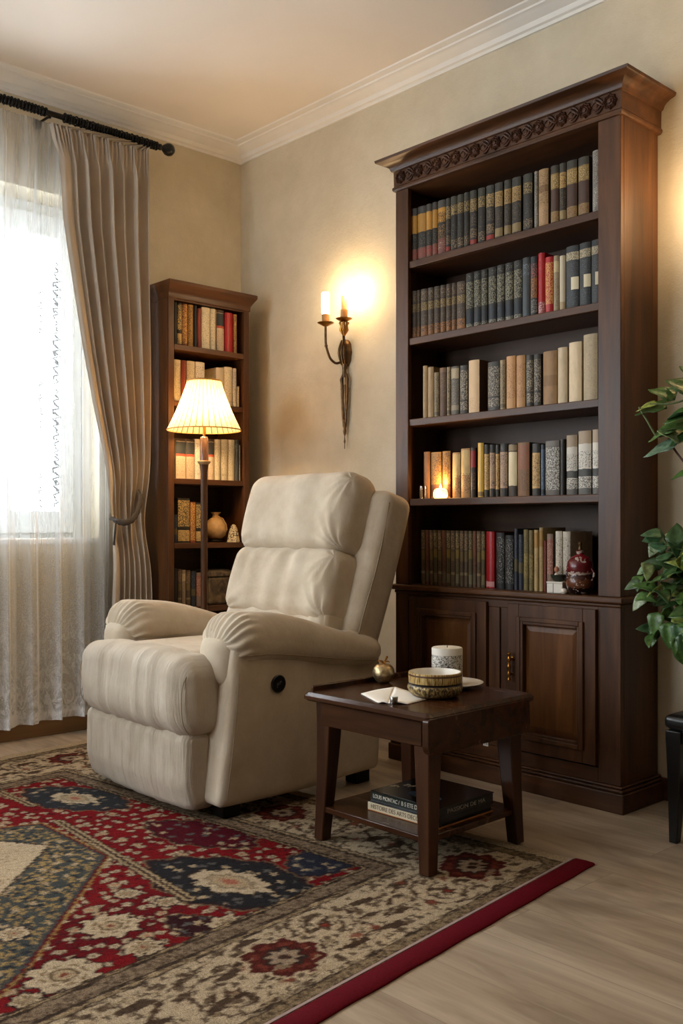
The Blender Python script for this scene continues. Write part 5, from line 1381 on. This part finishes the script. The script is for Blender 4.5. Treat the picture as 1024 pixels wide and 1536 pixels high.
# open folded card, metal cylinder
q0, q1, q2, q3, q4 = [at(*q) for q in ((541, 1041), (592, 1031), (642, 1049), (611, 1057), (567, 1055))]
cen = Vector(((q0[0] + q2[0]) / 2, (q0[1] + q2[1]) / 2, TZ + .0020))
cd = thing('folded_card', 'open white folded card on the table front', 'paper', cen)
def loc_(q, dz): return (q[0] - cen.x, q[1] - cen.y, dz)
f0, f1 = Vector(loc_(q4, 0)).lerp(Vector(loc_(q3, 0)), .35), Vector(loc_(q1, 0))
def leafm(A, B, C_, D_, dz):   # quad with slight curl, as a thin solid
    m = MB(); n_ = 8; L0 = []
    for i in range(n_ + 1):
        for j in range(n_ + 1):
            u, v = i / n_, j / n_
            P_ = Vector(A).lerp(Vector(B), u).lerp(Vector(D_).lerp(Vector(C_), u), v); L0.append((P_.x, P_.y, dz + .0035 * math.sin(math.pi * u) * (.6 + .4 * v)))
    N_ = n_ + 1; m.add(L0, [(i*N_+j, (i+1)*N_+j, (i+1)*N_+j+1, i*N_+j+1) for i in range(n_) for j in range(n_)]); return m
for (A, B, C_, D_, dz) in ((loc_(q0, 0), f1, f0, loc_(q4, 0), 0), (f1, loc_(q2, 0), loc_(q3, 0), f0, .0004)):
    o = leafm(A, B, C_, D_, dz).build('card_leaf', M_paper, cd, smooth=180, solid=False); s_ = o.modifiers.new('thickness', 'SOLIDIFY'); s_.thickness = .0014; s_.offset = 1
p = at(590.5, 1056); cy = thing('metal_cylinder', 'tiny metal cylinder standing in front of the folded card', 'cylinder', (p[0], p[1], TZ + .0003))
MB().lathe([(.001, 0), (.0108, 0), (.0112, .001), (.0112, .019), (.0102, .0205), (.001, .0205)], 28).build('body', M_steel, cy, smooth=40)
MB().lathe([(.001, .0206), (.0095, .0206), (.009, .0214), (.001, .0214)], 28).build('cap', M_frame, cy, smooth=40)

# ================================================================== small things in the tall bookcase
z4 = SHELF_Z[3] + .0004
c = on_y(659, 747, -.238)
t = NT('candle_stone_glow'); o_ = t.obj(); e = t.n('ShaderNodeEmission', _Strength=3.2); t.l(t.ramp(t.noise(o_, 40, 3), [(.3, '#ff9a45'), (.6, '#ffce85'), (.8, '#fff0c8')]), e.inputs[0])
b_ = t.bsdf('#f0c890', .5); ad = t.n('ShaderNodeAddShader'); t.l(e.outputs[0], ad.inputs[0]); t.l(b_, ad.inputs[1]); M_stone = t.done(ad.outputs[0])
tl_ = thing('tea_light', 'glowing stone tea light at the left of the fourth shelf', 'candle', (c[0], -.232, z4))
MB().lathe([(.001, 0), (.026, 0), (.031, .008), (.031, .022), (.026, .034), (.018, .038), (.012, .033), (.001, .032)], 9, rf=lambda a, z: 1 + .08 * math.cos(2 * a + 1) + .04 * math.cos(5 * a)).build('stone_holder', M_stone, tl_, smooth=35)
MB().lathe([(.0005, .033), (.004, .036), (.005, .042), (.002, .052), (.0005, .056)], 10).build('flame', glow('flame_glow', '#ffd48a', 25), tl_, smooth=60)
lamp((c[0] + .002, -.236, z4 + .062), .55, (1, .6, .25), .012)
c = on_y(633.5, 748, -.238)
t = NT('clear_glass'); tr = t.n('ShaderNodeBsdfTransparent'); gl = t.n('ShaderNodeBsdfGlossy', _Roughness=.03); lw = t.n('ShaderNodeLayerWeight', _Blend=.35)
mx = t.n('ShaderNodeMixShader'); t.l(lw.outputs['Facing'], mx.inputs[0]); t.l(tr.outputs[0], mx.inputs[1]); t.l(gl.outputs[0], mx.inputs[2]); M_clear = t.done(mx.outputs[0])
o = MB().lathe([(.001, 0), (.015, 0), (.0165, .004), (.0165, .044), (.0155, .05), (.0148, .05), (.0152, .006), (.001, .005)], 24).build('glass_tumbler', M_clear, smooth=45, loc=(c[0], -.232, z4))
tag(o, 'little clear glass tumbler beside the glowing tea light', 'glass')
# red vase
c = on_y(869, 880, -.225)
t = NT('red_white_vase'); o_ = t.obj(); sp = t.n('ShaderNodeSeparateXYZ'); t.l(o_, sp.inputs[0]); z = sp.outputs[2]
zz_ = t.math('ADD', z, t.math('MULTIPLY_ADD', t.noise(o_, 45, 3), .03, -.015))
base = t.ramp(t.math('MULTIPLY', zz_, 5), [(0, '#20120d'), (.12, '#5e3420'), (.26, '#3a1813'), (.33, '#a8968a'), (.37, '#5b1218'), (.64, '#7a1a20'), (.70, '#a3948a'), (.74, '#6b151b'), (.82, '#a89384')], 'CONSTANT')
wm = t.ramp(t.noise(o_, 55, 2), [(.62, (0, 0, 0, 1)), (.66, (1, 1, 1, 1))])
M_vase = t.done(t.bsdf(t.mix(wm, base, '#a8978c'), .25))
va_ = thing('vase', 'red and white painted round vase on the counter of the tall bookcase', 'vase', (c[0], -.222, CT + .0004))
MB().lathe([(.001, 0), (.026, 0), (.030, .004), (.044, .018), (.0495, .038), (.046, .058), (.041, .066), (.043, .075), (.0465, .092), (.043, .112), (.032, .127), (.018, .134), (.012, .138), (.0125, .146), (.015, .150), (.010, .152), (.001, .150)], 36).build('vase_body', M_vase, va_, smooth=50)
MB().lathe([(.001, .1522), (.008, .153), (.005, .158), (.0045, .168), (.0075, .174), (.004, .181), (.001, .182)], 18).build('stopper', M_bronze, va_, smooth=50)
m = MB()
for s_ in (-1, 1): m.tube([(s_ * .043, 0, .045), (s_ * .054, 0, .060), (s_ * .056, 0, .075), (s_ * .045, 0, .090)], .004, 8)
m.build('handle', M_vase, va_, smooth=60)
c = on_y(849.5, 881, -.245)
o = MB().lathe([(.001, 0), (.007, .001), (.0125, .007), (.0125, .013), (.007, .019), (.001, .020)], 18).build('white_ball', M_ceram, smooth=60, loc=(c[0] + .003, -.2665, CT + .0004)); tag(o, 'small white ball at the foot of the red vase', 'ball')
# small white box with dark dish and tiny figure
c = on_y(833.5, 879, -.235); wx = .030
bx_ = thing('trinket_box', 'small white lidded box in front of the counter books', 'box', (c[0], -.228, CT + .0004), R(8))
MB().box(-wx, wx, -.02, .02, 0, .034).build('box_body', M_ceram, bx_, bevel=.002)
MB().box(-wx - .0015, wx + .0015, -.0215, .0215, .0343, .040).build('lid', M_ceram, bx_, bevel=.0015)
MB().box(-.006, -.0045, -.0206, -.02, .001, .0342).build('edge_line', M_black, bx_)
ds = thing('dish', 'dark green little dish resting on the white trinket box', 'dish', (c[0] + .004, -.228, CT + .0409))
MB().lathe([(.001, 0), (.012, 0), (.014, .003), (.024, .014), (.027, .024), (.025, .024), (.018, .012), (.001, .006)], 24).build('dish_body', plain('dark_green_glaze', '#2e3328', .3, 0, .4, 60), ds, smooth=50)
fg = thing('figurine', 'tiny tan figurine sitting in the dark green dish', 'ornament', (c[0] - .002, -.228, CT + .0473))
MB().lathe([(.001, 0), (.008, .002), (.009, .012), (.006, .022), (.001, .024)], 14).build('figurine_body', plain('white_bisque', '#cdbfae', .5), fg, smooth=60)
MB().lathe([(.001, .0235), (.007, .028), (.009, .036), (.006, .044), (.001, .046)], 14).build('figurine_head', plain('tan_bisque', '#b5765a', .5), fg, smooth=60)
c = on_y(852.5, 870, -.235)
jr = thing('candle_jar', 'small cream pillar candle behind the red vase', 'candle', (c[0] + .012, -.1985 - .0145, CT + .0004))
for o in (MB().lathe([(.001, 0), (.0125, 0), (.013, .002), (.013, .088), (.011, .092), (.001, .090)], 22).build('candle_body', plain('cream_wax', '#c9ae84', .5), jr, smooth=45),): pass
MB().tube([(0, 0, .090), (.0005, 0, .097)], .0011, 6).build('wick', M_black, jr)
# small white tag and dark clip at the foot of the doors
c = on_y(729.5, 1115, D0 - .001)
tg = thing('price_tag', 'small white tag stuck low on the cupboard front', 'tag', (c[0] - .004, D0 - .0003, c[2]))
MB().box(-.012, .012, -.0012, 0, -.011, .011).build('card', M_paper, tg, bevel=.0004)
m = MB()
for (x_, z_, w_) in ((-.008, .003, .003), (-.003, .004, .004), (.004, .003, .003), (.001, -.004, .006), (-.006, -.005, .002)): m.box(x_, x_ + w_, -.0015, -.00125, z_, z_ + .0028)
m.build('print', M_black, tg)

# ================================================================== stool and plant on the right
st = thing('stool', 'black leather stool with tapering legs at the right edge', 'stool', (2.875, -.235, 0))
sx0, sy0 = .215, .192
M_lacq = plain('black_lacquer', '#0d0c0c', .25, 0, .2)
cush('seat', (0, 0, .362), (sx0, sy0, .022), .018, 16, M_leather, st, lambda P: P + np.stack([0*P[:,0], 0*P[:,0], .012 * (1 - (P[:,0]/sx0)**2) * (1 - (P[:,1]/sy0)**2) * (P[:,2] > 0)], 1))
MB().box(-sx0 + .012, sx0 - .012, -sy0 + .012, sy0 - .012, .300, .3398).build('seat_frame', M_lacq, st, bevel=.004)
for ax in (-1, 1):
    for ay in (-1, 1):
        m = MB(); L = []
        for k in range(6):
            f_ = k / 5; z = .338 * f_; w_ = .013 + .012 * f_; cx = ax * (sx0 - .028 + .006 * (1 - f_) ** 2 - .004); cy_ = ay * (sy0 - .026)
            L.append([(cx - w_, cy_ - w_, z), (cx + w_, cy_ - w_, z), (cx + w_, cy_ + w_, z), (cx - w_, cy_ + w_, z)])
        m.loft(L); m.build('leg', M_lacq, st, bevel=.003)
pl_ = thing('potted_plant', 'leafy green potted plant on the black stool', 'plant', (2.865, -.235, .3962))
MB().lathe([(.001, 0), (.07, 0), (.074, .006), (.095, .165), (.102, .17), (.102, .19), (.094, .19), (.088, .165), (.001, .160)], 36).build('pot', plain('terracotta', '#7c4a33', .7, 0, .15, 40, .2), pl_, smooth=45)
t = NT('glossy_leaf'); o_ = t.obj(); va = t.n('ShaderNodeVertexColor', layer_name='tint')
nz = t.noise(o_, 70, 3)
lc = t.mix(t.math('MULTIPLY', t.ramp(nz, [(.35, (0,0,0,1)), (.65, (1,1,1,1))]), .6), va.outputs[0], '#20351a')
bs = t.bsdf(lc, .32, 0, t.bump(t.noise(o_, 130, 2), .25, .003), .5); tl = t.n('ShaderNodeBsdfTranslucent'); t.l(lc, tl.inputs[0])
mx = t.n('ShaderNodeMixShader', _0=.18); t.l(bs, mx.inputs[1]); t.l(tl.outputs[0], mx.inputs[2]); M_leaf = t.done(mx.outputs[0])
M_stem = plain('green_stem', '#4d5a2c', .6, 0, .2); M_twig = plain('brown_stem', '#4b2f22', .6, 0, .2)
lv, lf_, lc_ = [], [], []
gl_ = np.random.default_rng(23)
def leaf_at(base, tip_dir, normal, ln, wd, tint, curl=.25, fold=.25):
    tdir = Vector(tip_dir).normalized(); nn = Vector(normal); nn = (nn - tdir * nn.dot(tdir)).normalized(); sd = tdir.cross(nn)
    b0_ = len(lv); nL, nW = 9, 5
    for i in range(nL):
        f_ = i / (nL - 1)
        w_ = wd * (math.sin(math.pi * f_ ** .62) ** .8 * (1 - .25 * f_) + .18 * max(0, math.sin(3 * math.pi * f_)) * (1 - f_))
        if i in (0, nL - 1): w_ = .0006
        for j in range(nW):
            q = (j - (nW - 1) / 2) / ((nW - 1) / 2)
            p = Vector(base) + tdir * (ln * f_) + sd * (w_ * q) - nn * (curl * ln * f_ * f_) + nn * (fold * abs(q) * w_) + nn * (.06 * wd * math.sin(9 * f_ + 3 * q))
            lv.append(tuple(p)); k = 1.35 if abs(q) < .1 else 1.0
            lc_.append((tint[0] * k, tint[1] * k, tint[2] * k, 1))
    for i in range(nL - 1):
        for j in range(nW - 1): lf_.append((b0_ + i*nW + j, b0_ + i*nW + j + 1, b0_ + (i+1)*nW + j + 1, b0_ + (i+1)*nW + j))
GRE = [lin(c)[:3] for c in ('#42622c', '#547a38', '#628548', '#4a7048', '#365628')]; PAL = [lin(c)[:3] for c in ('#8fa56c', '#9aa852', '#a5b58a')]
O = Vector((2.865, -.235, .3962))
def W(px, py, Y): return Vector(on_y(px, py, Y)) - O
def pick(p=.15): return PAL[gl_.integers(0, 3)] if gl_.random() < p else GRE[gl_.integers(0, 5)]
# mound hanging left of the pot
for k in range(200):
    a_ = gl_.uniform(0, 6.283); el = gl_.uniform(-.5, 1.2); r_ = gl_.uniform(.05, .12)
    cen_ = W(1044, 885, -.27); cen_ = cen_ + Vector((gl_.normal(.03, .075), gl_.normal(0, .05), gl_.normal(.02, .075)))
    dr_ = Vector((math.cos(a_) - .35, math.sin(a_) * .8 - .35, -.25 + .55 * gl_.normal()))
    leaf_at(cen_, dr_, (gl_.normal(0, .5) + .3, -.7, .9), gl_.uniform(.05, .08), gl_.uniform(.021, .032), pick(.3), gl_.uniform(.1, .5), .3)
for (px, py, ln, tx, tz) in ((962, 885, .06, -.6, -.2), (968, 905, .065, -.5, -.5), (985, 930, .08, -.1, -1), (1003, 945, .085, .0, -1), (1018, 945, .075, .05, -1), (1012, 970, .05, .05, -1), (974, 862, .05, -.8, -.4), (1026, 962, .07, .0, -1), (1000, 835, .06, -.8, .2), (995, 860, .07, -.7, .1)):
    leaf_at(W(px, py - 12, -.31), (tx + .1, -.25, tz), (.2, -.9, .5), ln, ln * .34, pick(.3), .2, .3)
# upper branch
upper = [(1000, 612, (-.9, -.1, .02), .11, .042, 0), (1012, 600, (-.5, -.2, .35), .09, .038, 1), (1020, 640, (-1, -.2, -.25), .11, .042, 2), (1018, 628, (.3, -.3, .15), .10, .044, 3), (1025, 662, (-.6, -.4, .45), .085, .042, 5),
         (1040, 590, (-.7, -.2, .55), .10, .042, 0), (1045, 620, (-.6, -.4, -.1), .10, .044, 1), (1050, 650, (-.8, -.3, -.2), .11, .036, 4), (1042, 708, (-.95, -.2, -.12), .08, .026, 1), (985, 606, (-.8, -.2, -.1), .07, .022, 6),
         (1060, 575, (-.5, -.2, .5), .10, .042, 0), (1040, 640, (-.9, -.35, .1), .10, .042, 0), (1030, 585, (-.9, 0, .3), .07, .028, 3)]
for (px, py, dr_, ln, wd, ti) in upper:
    leaf_at(W(px, py, -.30), dr_, (.1, -.55, .85), ln, wd, PAL[ti - 5] if ti >= 5 else GRE[ti], .18, .28)
leaf_at(W(1018, 663, -.32), (-.95, -.1, -.30), (.25, -.65, .8), .125, .032, lin('#6f8a70')[:3], .05, .2)
me = bpy.data.meshes.new('foliage'); me.from_pydata(lv, [], lf_); me.shade_smooth()
ca_ = me.color_attributes.new('tint', 'FLOAT_COLOR', 'POINT'); ca_.data.foreach_set('color', np.array(lc_, np.float32).ravel())
me.materials.append(M_leaf); o = bpy.data.objects.new('foliage', me); COL.objects.link(o); o.parent = pl_
s_ = o.modifiers.new('leaf_thickness', 'SOLIDIFY'); s_.thickness = .0007
def curve(pts, n=8):
    P = [Vector(p) for p in pts]; out = []
    for i in range(len(P) - 1):
        for k in range(n): out.append(P[i].lerp(P[i+1], k / n))
    out.append(P[-1])
    for _ in range(6): out = [out[0]] + [(out[i-1] + out[i] * 2 + out[i+1]) / 4 for i in range(1, len(out) - 1)] + [out[-1]]
    return out
soil = Vector((0, 0, .163))
MB().lathe([(.001, .1605), (.087, .1655), (.084, .172), (.03, .176), (.001, .177)], 24).build('soil', plain('soil', '#2a1c14', .95, 0, .3, 80, .5), pl_, smooth=60)
m = MB().tube(curve([(-.01, 0, .16), (.03, -.02, .5), W(1040, 712, -.29), W(1009, 672, -.30), W(1000, 650, -.30)]), .0036, 8)
m.build('stem', M_twig, pl_, smooth=60)
m = MB().tube(curve([W(1000, 652, -.30), W(984, 656, -.305), W(972, 634, -.31), W(958, 611, -.31)]), .0034, 8)
m.tube(curve([(.03, -.02, .45), W(1060, 640, -.27), W(1055, 590, -.28), W(1010, 606, -.30), W(975, 606, -.30)]), .003, 8)
m.build('stem', M_stem, pl_, smooth=60)
m = MB()
for k in range(10):
    e_ = W(1035 + 14 * math.sin(k * 2), 880 + 40 * math.cos(k * 1.3), -.27 + .03 * math.sin(k)); m.tube(curve([(-.03 + .008 * k, -.02, .165), (-.06 + .01 * k, -.03, .30), e_]), .0024, 6)
m.build('trailing_stem', M_stem, pl_, smooth=60)
